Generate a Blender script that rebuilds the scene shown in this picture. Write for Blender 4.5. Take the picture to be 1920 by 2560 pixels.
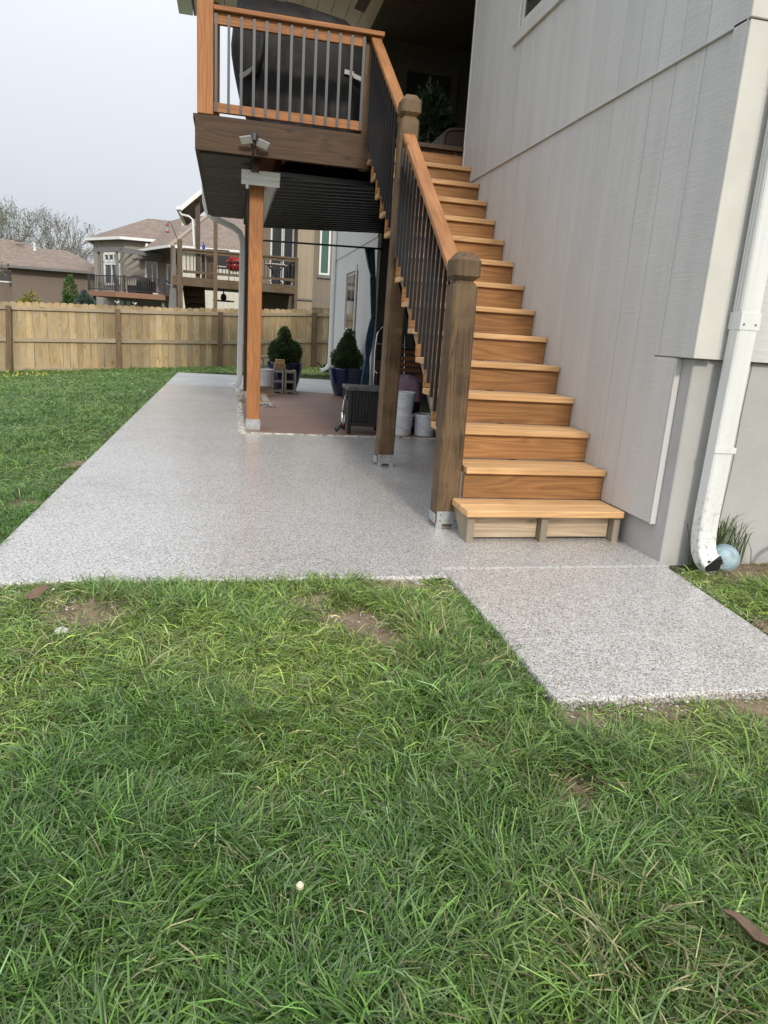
import bpy, bmesh, math, random
import numpy as np
import time
T0 = time.time()
from mathutils import Vector, Matrix

for o in list(bpy.data.objects):
    bpy.data.objects.remove(o, do_unlink=True)
scene = bpy.context.scene
COL = scene.collection
R = math.radians
random.seed(7)
rng = np.random.default_rng(11)

# ------------------------------------------------------------------ camera
CAM = (-2.230, -3.475, 1.097)
def cam_matrix(yaw, pitch, roll, loc):
    f = Vector((math.sin(yaw)*math.cos(pitch), math.cos(yaw)*math.cos(pitch), -math.sin(pitch)))
    rt = Vector((math.cos(yaw), -math.sin(yaw), 0))
    up = rt.cross(f)
    c, s = math.cos(roll), math.sin(roll)
    x = c*rt + s*up
    y = -s*rt + c*up
    z = -f
    return Matrix(((x.x, y.x, z.x, loc[0]), (x.y, y.y, z.y, loc[1]), (x.z, y.z, z.z, loc[2]), (0, 0, 0, 1)))
cd = bpy.data.cameras.new('camera')
cam = bpy.data.objects.new('camera', cd)
COL.objects.link(cam)
cd.sensor_fit = 'HORIZONTAL'
cd.sensor_width = 36
cd.lens = 36*1740/1920
cd.clip_start = 0.05
cd.clip_end = 3000
cam.matrix_world = cam_matrix(R(13.06), R(14.414), R(3.7465), CAM)
scene.camera = cam

# ------------------------------------------------------------------ world, sun, exposure
SUN_EL, SUN_AZ = R(33), R(3.0)          # azimuth measured from -Y towards +X
w = bpy.data.worlds.new('World')
scene.world = w
w.use_nodes = True
nt = w.node_tree
nt.nodes.clear()
out = nt.nodes.new('ShaderNodeOutputWorld')
bg = nt.nodes.new('ShaderNodeBackground')
bg.inputs['Strength'].default_value = 0.0885
sky = nt.nodes.new('ShaderNodeTexSky')
sky.sky_type = 'NISHITA'
sky.sun_disc = False
sky.sun_elevation = SUN_EL
sky.sun_rotation = math.pi - SUN_AZ
sky.air_density = 1.0
sky.dust_density = 3.0
sky.ozone_density = 1.2
tc = nt.nodes.new('ShaderNodeTexCoord')
mp = nt.nodes.new('ShaderNodeMapping')
mp.inputs['Scale'].default_value = (1.0, 1.0, 2.6)
nz = nt.nodes.new('ShaderNodeTexNoise')
nz.inputs['Scale'].default_value = 1.7
nz.inputs['Detail'].default_value = 5
nz.inputs['Roughness'].default_value = 0.5
rp = nt.nodes.new('ShaderNodeValToRGB')
rp.color_ramp.elements[0].position = 0.30
rp.color_ramp.elements[0].color = (0.60, 0.60, 0.60, 1)
rp.color_ramp.elements[1].position = 0.66
rp.color_ramp.elements[1].color = (0.93, 0.93, 0.93, 1)
mx = nt.nodes.new('ShaderNodeMix')
mx.data_type = 'RGBA'
mx.inputs['B'].default_value = (6.3, 6.58, 7.0, 1)      # thin bright cloud veil
L = nt.links.new
L(tc.outputs['Generated'], mp.inputs['Vector'])
L(mp.outputs['Vector'], nz.inputs['Vector'])
L(nz.outputs['Fac'], rp.inputs['Fac'])
L(rp.outputs['Color'], mx.inputs['Factor'])
L(sky.outputs['Color'], mx.inputs['A'])
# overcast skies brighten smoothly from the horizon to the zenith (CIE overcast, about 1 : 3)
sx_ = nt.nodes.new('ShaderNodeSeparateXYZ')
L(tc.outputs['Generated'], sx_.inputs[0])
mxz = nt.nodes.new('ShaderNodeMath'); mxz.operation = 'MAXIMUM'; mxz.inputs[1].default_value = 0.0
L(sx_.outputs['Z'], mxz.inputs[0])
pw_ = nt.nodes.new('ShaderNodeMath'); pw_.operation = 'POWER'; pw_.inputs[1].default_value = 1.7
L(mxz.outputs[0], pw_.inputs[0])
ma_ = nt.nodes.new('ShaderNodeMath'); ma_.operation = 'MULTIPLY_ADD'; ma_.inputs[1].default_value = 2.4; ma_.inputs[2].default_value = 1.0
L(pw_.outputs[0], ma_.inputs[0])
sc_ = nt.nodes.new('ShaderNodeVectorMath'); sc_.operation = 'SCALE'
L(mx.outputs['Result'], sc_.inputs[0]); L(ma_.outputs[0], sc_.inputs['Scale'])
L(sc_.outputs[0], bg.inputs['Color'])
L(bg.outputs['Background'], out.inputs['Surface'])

sd = bpy.data.lights.new('sun', 'SUN')
sun = bpy.data.objects.new('sun', sd)
COL.objects.link(sun)
sd.energy = 1.75
sd.angle = R(6.5)
sd.color = (1.0, 0.93, 0.82)
to_sun = Vector((math.sin(SUN_AZ)*math.cos(SUN_EL), -math.cos(SUN_AZ)*math.cos(SUN_EL), math.sin(SUN_EL)))
sun.rotation_euler = to_sun.to_track_quat('Z', 'Y').to_euler()

vs = scene.view_settings
vs.view_transform = 'Standard'
vs.look = 'None'
vs.exposure = 0.33
vs.gamma = 1.0
vs.use_curve_mapping = False

# ------------------------------------------------------------------ helpers
OFF = {}
def put(o, label=None, cat=None, group=None, kind=None):
    if label: o['label'] = label
    if cat: o['category'] = cat
    if group: o['group'] = group
    if kind: o['kind'] = kind
    return o
def thing(name, label, cat, loc=(0, 0, 0), group=None, rz=0.0):
    o = bpy.data.objects.new(name, None)
    COL.objects.link(o)
    o.empty_display_size = 0.1
    o.location = loc
    o.rotation_euler = (0, 0, rz)
    OFF[o.name] = np.array(loc, float)
    return put(o, label, cat, group)
def link(name, me, parent=None, loc=(0, 0, 0), rot=(0, 0, 0), scale=(1, 1, 1)):
    o = bpy.data.objects.new(name, me)
    COL.objects.link(o)
    o.location = loc
    o.rotation_euler = rot
    o.scale = scale
    if parent is not None:
        o.parent = parent
        OFF[o.name] = OFF.get(parent.name, np.zeros(3))
    return o
def copy_tree(o, loc, rz=None, label=None, group=None, scale=None):
    c = o.copy(); COL.objects.link(c); c.location = loc
    if rz is not None: c.rotation_euler = (0, 0, rz)
    if scale is not None: c.scale = scale
    if label: c['label'] = label
    if group: c['group'] = group
    for ch in o.children:
        d = ch.copy(); COL.objects.link(d); d.parent = c
        for g in ch.children:
            e = g.copy(); COL.objects.link(e); e.parent = d
    return c

class MB:
    def __init__(s):
        s.v = []; s.f = []
    def add(s, vs, fs):
        n = len(s.v)
        s.v.extend([tuple(map(float, p)) for p in vs])
        s.f.extend([tuple(i+n for i in f) for f in fs])
        return s
    def box(s, x0, x1, y0, y1, z0, z1):
        x0, x1 = sorted((x0, x1)); y0, y1 = sorted((y0, y1)); z0, z1 = sorted((z0, z1))
        return s.add([(x0,y0,z0),(x1,y0,z0),(x1,y1,z0),(x0,y1,z0),(x0,y0,z1),(x1,y0,z1),(x1,y1,z1),(x0,y1,z1)],
              [(0,3,2,1),(4,5,6,7),(0,1,5,4),(1,2,6,5),(2,3,7,6),(3,0,4,7)])
    def beam(s, p0, p1, wd, h, up=(0, 0, 1)):
        p0 = Vector(p0); p1 = Vector(p1); d = (p1-p0).normalized()
        sd = d.cross(Vector(up))
        if sd.length < 1e-4: sd = d.cross(Vector((0, 1, 0)))
        sd.normalize(); u = sd.cross(d)
        a = sd*wd/2; b = u*h/2
        vs = [p0-a-b, p0+a-b, p0+a+b, p0-a+b, p1-a-b, p1+a-b, p1+a+b, p1-a+b]
        return s.add(vs, [(0,1,2,3),(7,6,5,4),(0,4,5,1),(1,5,6,2),(2,6,7,3),(3,7,4,0)])
    def prism(s, poly, axis, a, b):
        n = len(poly)
        def pt(p, t):
            return {'x': (t, p[0], p[1]), 'y': (p[0], t, p[1]), 'z': (p[0], p[1], t)}[axis]
        vs = [pt(p, a) for p in poly] + [pt(p, b) for p in poly]
        fs = [tuple(range(n))[::-1], tuple(range(n, 2*n))]
        fs += [(i, (i+1) % n, n+(i+1) % n, n+i) for i in range(n)]
        return s.add(vs, fs)
    def tube(s, path, r, n=8, cap=True):
        path = [Vector(p) for p in path]
        rs = r if isinstance(r, (list, tuple)) else [r]*len(path)
        vs = []; fs = []
        ref = None
        for i, p in enumerate(path):
            d = (path[min(i+1, len(path)-1)] - path[max(i-1, 0)]).normalized()
            if ref is None:
                ref = d.orthogonal().normalized()
            ref = (ref - d*ref.dot(d))
            if ref.length < 1e-5: ref = d.orthogonal()
            ref.normalize()
            b = d.cross(ref)
            for k in range(n):
                t = 2*math.pi*k/n
                vs.append(p + (ref*math.cos(t) + b*math.sin(t))*rs[i])
        for i in range(len(path)-1):
            for k in range(n):
                a = i*n+k; c = i*n+(k+1) % n
                fs.append((a, c, c+n, a+n))
        if cap:
            fs.append(tuple(range(n))[::-1]); fs.append(tuple(range((len(path)-1)*n, len(path)*n)))
        return s.add(vs, fs)
    def lathe(s, prof, c=(0, 0, 0), n=20, a0=0.0):
        vs = []; fs = []
        for r, z in prof:
            for k in range(n):
                t = a0 + 2*math.pi*k/n
                vs.append((c[0]+r*math.cos(t), c[1]+r*math.sin(t), c[2]+z))
        for i in range(len(prof)-1):
            for k in range(n):
                a = i*n+k; b = i*n+(k+1) % n
                fs.append((a, b, b+n, a+n))
        fs.append(tuple(range(n))[::-1])
        m = (len(prof)-1)*n
        fs.append(tuple(range(m, m+n)))
        return s.add(vs, fs)
    def mesh(s, name, mat, off=None, smooth=False):
        me = bpy.data.meshes.new(name)
        v = np.array(s.v, float)
        if off is not None and len(v): v = v - off
        me.from_pydata([tuple(p) for p in v], [], s.f)
        me.validate()
        if smooth:
            me.polygons.foreach_set('use_smooth', [True]*len(me.polygons))
        if mat: me.materials.append(mat)
        me.update()
        return me
    def build(s, name, mat, parent=None, smooth=False, bevel=0.0, local=False, seg=1):
        off = None
        if parent is not None and not local:
            off = OFF.get(parent.name)
        o = link(name, s.mesh(name, mat, off, smooth), parent)
        if bevel:
            m = o.modifiers.new('bevel', 'BEVEL'); m.width = bevel; m.segments = seg; m.limit_method = 'ANGLE'
        if smooth == 'auto':
            pass
        return o

def bar(name, mat, parent, *b, bevel=0.0):
    return MB().box(*b).build(name, mat, parent, bevel=bevel)

# ------------------------------------------------------------------ numpy value noise
_G = rng.random((256, 256))
def vnoise(x, y, s=1.0, o=0):
    x = np.asarray(x, float)*s + 17.3*o + 100; y = np.asarray(y, float)*s + 9.1*o + 100
    xi = np.floor(x).astype(int); yi = np.floor(y).astype(int)
    fx = x-xi; fy = y-yi
    fx = fx*fx*(3-2*fx); fy = fy*fy*(3-2*fy)
    g = lambda a, b: _G[a % 256, b % 256]
    return (g(xi, yi)*(1-fx)+g(xi+1, yi)*fx)*(1-fy) + (g(xi, yi+1)*(1-fx)+g(xi+1, yi+1)*fx)*fy
def fbm(x, y, s=1.0, o=0):
    return 0.5*vnoise(x, y, s, o)+0.3*vnoise(x, y, s*2.1, o+3)+0.2*vnoise(x, y, s*4.3, o+7)

# ------------------------------------------------------------------ materials
def newmat(name):
    m = bpy.data.materials.new(name); m.use_nodes = True
    t = m.node_tree; b = t.nodes['Principled BSDF']
    return m, t, b
def N(t, typ, **kw):
    n = t.nodes.new(typ)
    for k, v in kw.items():
        if hasattr(n, k) and k not in n.inputs: setattr(n, k, v)
        else: n.inputs[k].default_value = v
    return n
def ramp(t, fac, stops, interp='LINEAR'):
    r = t.nodes.new('ShaderNodeValToRGB'); r.color_ramp.interpolation = interp
    e = r.color_ramp.elements
    while len(e) > 1: e.remove(e[-1])
    e[0].position = stops[0][0]; e[0].color = tuple(stops[0][1])+(1,)
    for p, c in stops[1:]:
        k = e.new(p); k.color = tuple(c)+(1,)
    if fac is not None: t.links.new(fac, r.inputs['Fac'])
    return r.outputs['Color']
def bumpit(t, b, h, strength=0.3, dist=0.01):
    n = N(t, 'ShaderNodeBump'); n.inputs['Strength'].default_value = strength; n.inputs['Distance'].default_value = dist
    t.links.new(h, n.inputs['Height']); t.links.new(n.outputs['Normal'], b.inputs['Normal'])
def coords(t, scale=(1, 1, 1), rnd=True, kind='Object', rotx=0.0):
    c = N(t, 'ShaderNodeTexCoord').outputs[kind]
    if rotx:
        vr = N(t, 'ShaderNodeVectorRotate', rotation_type='X_AXIS'); vr.inputs['Angle'].default_value = -rotx
        t.links.new(c, vr.inputs['Vector']); c = vr.outputs[0]
    if rnd:
        oi = N(t, 'ShaderNodeObjectInfo')
        mul = N(t, 'ShaderNodeMath', operation='MULTIPLY'); mul.inputs[1].default_value = 53.0
        t.links.new(oi.outputs['Random'], mul.inputs[0])
        cb = N(t, 'ShaderNodeCombineXYZ')
        for i in range(3): t.links.new(mul.outputs[0], cb.inputs[i])
        ad = N(t, 'ShaderNodeVectorMath', operation='ADD')
        t.links.new(c, ad.inputs[0]); t.links.new(cb.outputs[0], ad.inputs[1]); c = ad.outputs[0]
    m = N(t, 'ShaderNodeMapping'); m.inputs['Scale'].default_value = scale
    t.links.new(c, m.inputs['Vector'])
    return m.outputs['Vector']
def noise(t, vec, scale, detail=3, rough=0.5, dist=0.0):
    n = N(t, 'ShaderNodeTexNoise'); n.inputs['Scale'].default_value = scale; n.inputs['Detail'].default_value = detail
    n.inputs['Roughness'].default_value = rough; n.inputs['Distortion'].default_value = dist
    t.links.new(vec, n.inputs['Vector'])
    return n.outputs['Fac']
def mixc(t, fac, a, b, mode='MIX'):
    m = t.nodes.new('ShaderNodeMix'); m.data_type = 'RGBA'; m.blend_type = mode
    for k, v in (('Factor', fac), ('A', a), ('B', b)):
        if hasattr(v, 'is_output'): t.links.new(v, m.inputs[k])
        elif isinstance(v, (int, float)): m.inputs[k].default_value = v
        else: m.inputs[k].default_value = tuple(v)+(1,)
    return m.outputs['Result']
def objvar(t, col, amt):
    oi = N(t, 'ShaderNodeObjectInfo')
    mr = N(t, 'ShaderNodeMapRange'); mr.inputs['To Min'].default_value = 1-amt; mr.inputs['To Max'].default_value = 1+amt
    t.links.new(oi.outputs['Random'], mr.inputs['Value'])
    hs = N(t, 'ShaderNodeHueSaturation'); t.links.new(col, hs.inputs['Color']); t.links.new(mr.outputs[0], hs.inputs['Value'])
    return hs.outputs['Color']
def plain(name, col, rough=0.6, var=0.12, sc=6.0, bump=0.0, bsc=60, metal=0.0, spec=None, objv=0.0):
    m, t, b = newmat(name)
    v = coords(t)
    f = noise(t, v, sc, 4, 0.6)
    c = ramp(t, f, [(0.3, [k*(1-var) for k in col]), (0.7, [min(1, k*(1+var)) for k in col])])
    if objv: c = objvar(t, c, objv)
    t.links.new(c, b.inputs['Base Color'])
    b.inputs['Roughness'].default_value = rough; b.inputs['Metallic'].default_value = metal
    if spec is not None: b.inputs['Specular IOR Level'].default_value = spec
    if bump: bumpit(t, b, noise(t, v, bsc, 3), bump, 0.01)
    return m
def wood(name, dark, light, axis='X', rough=0.62, bump=0.25, var=0.14, rings=5.0, knots=True, weather=None, fine=1.0, grain=0.78, rotx=0.0):
    m, t, b = newmat(name)
    k = {'X': 0, 'Y': 1, 'Z': 2}[axis]
    s1 = [7.0, 7.0, 7.0]; s1[k] = 0.7
    s2 = [90.0*fine]*3; s2[k] = 2.2
    v1 = coords(t, s1, rotx=rotx); v2 = coords(t, s2, rotx=rotx)
    n1 = noise(t, v1, 1.0, 2, 0.45, 0.25)
    mul = N(t, 'ShaderNodeMath', operation='MULTIPLY'); t.links.new(n1, mul.inputs[0]); mul.inputs[1].default_value = rings*2
    pp = N(t, 'ShaderNodeMath', operation='PINGPONG'); t.links.new(mul.outputs[0], pp.inputs[0]); pp.inputs[1].default_value = 1.0
    n2 = noise(t, v2, 1.0, 2, 0.6)
    mid = [(a+c)/2 for a, c in zip(dark, light)]
    c = ramp(t, pp.outputs[0], [(0.0, mid), (0.6, light), (1.0, [a*0.62+l*0.38 for a, l in zip(dark, light)])])
    g = ramp(t, n2, [(0.3, [grain]*3), (0.65, [1.06]*3)])
    c = mixc(t, 1.0, c, g, 'MULTIPLY')
    blot = noise(t, coords(t, [2.2 if i != k else 0.8 for i in range(3)]), 1.4, 3, 0.6)
    bl = ramp(t, blot, [(0.35, [0.80]*3), (0.65, [1.08]*3)])
    c = mixc(t, 0.8, c, bl, 'MULTIPLY')
    if knots:
        sk = [5.5]*3; sk[k] = 2.6
        vo = N(t, 'ShaderNodeTexVoronoi'); vo.inputs['Scale'].default_value = 1.0
        t.links.new(coords(t, sk), vo.inputs['Vector'])
        kf = ramp(t, vo.outputs['Distance'], [(0.0, (1, 1, 1)), (0.07, (0.7, 0.7, 0.7)), (0.13, (0, 0, 0))])
        c = mixc(t, kf, c, [d*0.5 for d in dark])
    if weather:
        wf = noise(t, coords(t, [3.0]*3), 1.0, 5, 0.65)
        wr = ramp(t, wf, [(0.42, (0, 0, 0)), (0.62, (0.75, 0.75, 0.75))])
        c = mixc(t, wr, c, weather)
    c = objvar(t, c, var)
    t.links.new(c, b.inputs['Base Color'])
    b.inputs['Roughness'].default_value = rough
    b.inputs['Specular IOR Level'].default_value = 0.35
    bumpit(t, b, n2, bump, 0.004)
    return m

M = {}
for ax in 'XYZ':
    M['tread'+ax] = wood('new_pine_'+ax, (0.45, 0.245, 0.10), (0.64, 0.395, 0.19), ax, var=0.13, bump=0.14)
    M['rail'+ax] = wood('stained_rail_'+ax, (0.23, 0.09, 0.03), (0.42, 0.18, 0.065), ax, var=0.08, bump=0.15)
    M['old'+ax] = wood('weathered_timber_'+ax, (0.036, 0.020, 0.009), (0.140, 0.085, 0.042), ax, var=0.10, bump=0.7, weather=(0.165, 0.108, 0.056), fine=0.6, grain=0.38, rings=9)
    M['beam'+ax] = wood('dark_beam_'+ax, (0.032, 0.017, 0.008), (0.082, 0.044, 0.020), ax, var=0.10, bump=0.35)
M['handrail'] = wood('stained_handrail', (0.25, 0.105, 0.038), (0.43, 0.20, 0.078), 'Y', var=0.08, bump=0.15, rotx=math.atan(0.69), rings=3)
M['riser'] = wood('stained_riser', (0.19, 0.082, 0.028), (0.37, 0.185, 0.068), 'X', var=0.22, bump=0.2, rings=5.5, knots=False, grain=0.74)
M['post'] = wood('orange_post', (0.28, 0.105, 0.034), (0.44, 0.19, 0.068), 'Z', var=0.05, bump=0.2, rings=7)
M['cut'] = wood('cut_lumber', (0.20, 0.155, 0.10), (0.36, 0.29, 0.20), 'Z', weather=(0.24, 0.22, 0.18), var=0.12)
M['toe'] = wood('weathered_toe', (0.28, 0.20, 0.12), (0.55, 0.44, 0.31), 'X', weather=(0.42, 0.34, 0.25), var=0.06)
M['picket'] = wood('cedar_picket', (0.24, 0.150, 0.066), (0.49, 0.36, 0.185), 'Z', var=0.34, bump=0.25, weather=(0.38, 0.31, 0.21))
M['frail'] = wood('fence_rail', (0.27, 0.20, 0.12), (0.44, 0.35, 0.23), 'X', var=0.10, bump=0.25, weather=(0.34, 0.29, 0.22))
M['fpost'] = wood('fence_post', (0.10, 0.065, 0.038), (0.20, 0.135, 0.08), 'Z', var=0.10, bump=0.3)
M['ndeckX'] = wood('neighbour_deck_X', (0.065, 0.038, 0.018), (0.145, 0.088, 0.042), 'X', var=0.15, bump=0.2, weather=(0.125, 0.105, 0.075))
M['ndeckZ'] = wood('neighbour_deck_Z', (0.060, 0.040, 0.022), (0.145, 0.100, 0.058), 'Z', var=0.2, bump=0.2)
M['slat'] = wood('bench_slat', (0.16, 0.062, 0.02), (0.30, 0.13, 0.045), 'X', var=0.1)
M['black'] = plain('black_metal', (0.018, 0.018, 0.020), 0.38, 0.2)
M['greybar'] = plain('grey_metal_bar', (0.036, 0.038, 0.041), 0.42, 0.1, spec=0.6)
M['white'] = plain('white_aluminium', (0.74, 0.745, 0.73), 0.35, 0.04, 5)
def ds_mat():
    m, t, b = newmat('white_downspout_metal')
    v = coords(t, rnd=False)
    f = noise(t, v, 40, 5, 0.75); lo = N(t, 'ShaderNodeSeparateXYZ'); t.links.new(v, lo.inputs[0])
    splash = ramp(t, lo.outputs[2], [(0.0, (1, 1, 1)), (0.22, (0.55, 0.55, 0.55)), (0.5, (0.10, 0.10, 0.10)), (1.0, (0.05, 0.05, 0.05))])
    dots = ramp(t, f, [(0.52, (0, 0, 0)), (0.62, (1, 1, 1))])
    fac = mixc(t, 1.0, dots, splash, 'MULTIPLY')
    st = noise(t, coords(t, (30, 30, 1.2), False), 1.0, 4, 0.6)
    c = ramp(t, st, [(0.3, (0.67, 0.675, 0.655)), (0.7, (0.74, 0.742, 0.725))])
    c = mixc(t, fac, c, (0.26, 0.21, 0.15))
    t.links.new(c, b.inputs['Base Color']); b.inputs['Roughness'].default_value = 0.42
    return m
M['dsmetal'] = ds_mat()
M['cream'] = plain('cream_trim', (0.58, 0.565, 0.52), 0.6, 0.05)
M['galv'] = plain('galvanised_steel', (0.42, 0.44, 0.45), 0.42, 0.25, 14, metal=0.55)
M['bucket'] = plain('white_plastic', (0.70, 0.72, 0.74), 0.4, 0.05, 10)
M['navy'] = plain('navy_glaze', (0.012, 0.018, 0.065), 0.12, 0.3, 5, spec=0.7)
M['block'] = plain('concrete_block', (0.34, 0.31, 0.265), 0.9, 0.2, 20, bump=0.5, bsc=120)
M['paver'] = plain('tan_paver', (0.36, 0.23, 0.14), 0.9, 0.2, 20, bump=0.4, bsc=120)
M['teal'] = plain('teal_curtain', (0.045, 0.115, 0.170), 0.85, 0.3, 8)
M['mauve'] = plain('mauve_cloth', (0.235, 0.155, 0.200), 0.9, 0.15, 6)
M['cover'] = plain('black_cover_cloth', (0.008, 0.008, 0.0095), 0.72, 0.4, 5, bump=0.6, bsc=14)
M['strap'] = plain('grey_strap', (0.40, 0.40, 0.40), 0.7, 0.05)
M['firebox'] = plain('black_box', (0.016, 0.016, 0.017), 0.42, 0.3, 9)
M['boxtop'] = plain('slate_top', (0.085, 0.085, 0.085), 0.45, 0.45, 22, bump=0.3, bsc=40)
M['corr'] = plain('black_corrugated', (0.007, 0.007, 0.0075), 0.36, 0.3, 4, spec=0.4)
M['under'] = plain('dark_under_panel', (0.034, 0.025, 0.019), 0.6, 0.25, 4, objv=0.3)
M['chrome'] = plain('chrome', (0.6, 0.6, 0.6), 0.2, 0.1, metal=0.9)
M['red'] = plain('red_enamel', (0.42, 0.012, 0.012), 0.2, 0.1, spec=0.6)
M['soil'] = plain('bare_soil', (0.185, 0.135, 0.085), 0.95, 0.35, 30, bump=0.8, bsc=90)
M['stone'] = plain('field_stone', (0.30, 0.27, 0.23), 0.9, 0.3, 18, bump=0.5)
M['recess'] = plain('recess_wall', (0.085, 0.082, 0.070), 0.8, 0.12)  # shade of the porch recess put into the dark wall colour
M['ceil'] = plain('porch_ceiling', (0.76, 0.74, 0.66), 0.6, 0.05)
M['wicker'] = plain('wicker', (0.085, 0.060, 0.043), 0.7, 0.35, 60, bump=0.6, bsc=90)
M['globe'] = plain('blue_glass', (0.30, 0.40, 0.44), 0.55, 0.26, 26)
M['leafb'] = plain('dry_leaf', (0.15, 0.095, 0.06), 0.8, 0.3, 20)
M['blue'] = plain('blue_plastic', (0.02, 0.07, 0.4), 0.3, 0.05)
M['tan'] = plain('tan_siding', (0.27, 0.235, 0.185), 0.8, 0.06)
M['tanlight'] = plain('light_tan_siding', (0.37, 0.32, 0.235), 0.8, 0.06)
M['bark'] = plain('bark', (0.22, 0.20, 0.18), 0.9, 0.25, 8)  # paled bark, haze over the far trees put into the colour
M['fan'] = plain('fan_blade', (0.07, 0.038, 0.022), 0.5, 0.2)

def glass(name, col=(0.03, 0.035, 0.04), rough=0.06):
    m, t, b = newmat(name)
    b.inputs['Base Color'].default_value = col+(1,); b.inputs['Roughness'].default_value = rough
    b.inputs['Specular IOR Level'].default_value = 0.9
    f = noise(t, coords(t), 3.0, 2); bumpit(t, b, f, 0.02, 0.02)
    return m
M['glass'] = glass('window_glass')
M['green_glass'] = glass('green_window_glass', (0.07, 0.14, 0.11), 0.12)

def siding_mat(name, col):
    m, t, b = newmat(name)
    v = coords(t, (3.0, 3.0, 34.0))
    a = noise(t, v, 1.0, 4, 0.6, 1.2)
    v2 = coords(t, (40.0, 40.0, 160.0)); f2 = noise(t, v2, 1.0, 2, 0.5)
    s = N(t, 'ShaderNodeMath', operation='ADD'); t.links.new(a, s.inputs[0])
    h = N(t, 'ShaderNodeMath', operation='MULTIPLY'); t.links.new(f2, h.inputs[0]); h.inputs[1].default_value = 0.5
    t.links.new(h.outputs[0], s.inputs[1])
    st = noise(t, coords(t, (9.0, 9.0, 0.5)), 1.0, 4, 0.6)
    c = ramp(t, st, [(0.3, [k*0.93 for k in col]), (0.7, [k*1.05 for k in col])])
    dirt = noise(t, coords(t), 2.5, 6, 0.7)
    c = mixc(t, 0.5, c, ramp(t, dirt, [(0.3, [0.93]*3), (0.7, [1.04]*3)]), 'MULTIPLY')
    c = objvar(t, c, 0.025)
    t.links.new(c, b.inputs['Base Color']); b.inputs['Roughness'].default_value = 0.6
    bumpit(t, b, s.outputs[0], 0.42, 0.006)
    return m
M['siding'] = siding_mat('grey_siding', (0.565, 0.560, 0.545))

def concrete_mat(name, col, sc=1.0):
    m, t, b = newmat(name)
    v = coords(t, rnd=False)
    a = noise(t, v, 2.2*sc, 6, 0.65)
    c = ramp(t, a, [(0.3, [k*0.88 for k in col]), (0.7, [k*1.07 for k in col])])
    pits = N(t, 'ShaderNodeTexVoronoi'); pits.inputs['Scale'].default_value = 24; t.links.new(v, pits.inputs['Vector'])
    pr = noise(t, v, 5, 2)
    pf = ramp(t, pits.outputs['Distance'], [(0.0, (1, 1, 1)), (0.07, (1, 1, 1)), (0.11, (0, 0, 0))])
    g = ramp(t, pr, [(0.56, (0, 0, 0)), (0.66, (0.6, 0.6, 0.6))])
    pf = mixc(t, 1.0, pf, g, 'MULTIPLY')
    c = mixc(t, pf, c, [k*0.35 for k in col])
    t.links.new(c, b.inputs['Base Color']); b.inputs['Roughness'].default_value = 0.8
    bumpit(t, b, noise(t, v, 70, 3), 0.15, 0.01)
    return m
M['found'] = concrete_mat('painted_foundation', (0.42, 0.415, 0.40))
M['edge'] = concrete_mat('bare_concrete', (0.40, 0.37, 0.30))

def flake_mat():
    m, t, b = newmat('flake_coating')
    v = coords(t, rnd=False)
    vo = N(t, 'ShaderNodeTexVoronoi'); vo.inputs['Scale'].default_value = 215; vo.inputs['Randomness'].default_value = 1.0
    t.links.new(v, vo.inputs['Vector'])
    sp = N(t, 'ShaderNodeSeparateColor'); t.links.new(vo.outputs['Color'], sp.inputs[0])
    c = ramp(t, sp.outputs[0], [(0.0, (0.105, 0.100, 0.094)), (0.09, (0.21, 0.200, 0.188)), (0.24, (0.33, 0.314, 0.292)), (0.40, (0.42, 0.355, 0.285)), (0.50, (0.46, 0.448, 0.425)), (0.72, (0.57, 0.558, 0.536))], 'CONSTANT')
    vo2 = N(t, 'ShaderNodeTexVoronoi'); vo2.inputs['Scale'].default_value = 95; t.links.new(v, vo2.inputs['Vector'])
    sp2 = N(t, 'ShaderNodeSeparateColor'); t.links.new(vo2.outputs['Color'], sp2.inputs[0])
    c2 = ramp(t, sp2.outputs[1], [(0.0, (0.75, 0.75, 0.75)), (0.3, (0.95, 0.95, 0.95)), (1.0, (1.1, 1.1, 1.1))])
    c = mixc(t, 0.55, c, c2, 'MULTIPLY')
    big = noise(t, v, 0.8, 6, 0.65)
    c = mixc(t, 1.0, c, ramp(t, big, [(0.28, (0.87, 0.86, 0.84)), (0.5, (1, 1, 1)), (0.72, (1.06, 1.06, 1.07))]), 'MULTIPLY')
    scuff = noise(t, v, 5.5, 6, 0.75, 0.6)
    c = mixc(t, 1.0, c, ramp(t, scuff, [(0.30, (0.86, 0.84, 0.80)), (0.42, (1, 1, 1))]), 'MULTIPLY')
    t.links.new(c, b.inputs['Base Color'])
    rr = ramp(t, big, [(0.3, [0.52]*3), (0.7, [0.32]*3)]); t.links.new(rr, b.inputs['Roughness'])
    b.inputs['Specular IOR Level'].default_value = 0.5
    b.inputs['Coat Weight'].default_value = 0.55
    b.inputs['Coat Roughness'].default_value = 0.2
    bumpit(t, b, sp.outputs[1], 0.28, 0.0035)
    return m
M['flake'] = flake_mat()

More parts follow.
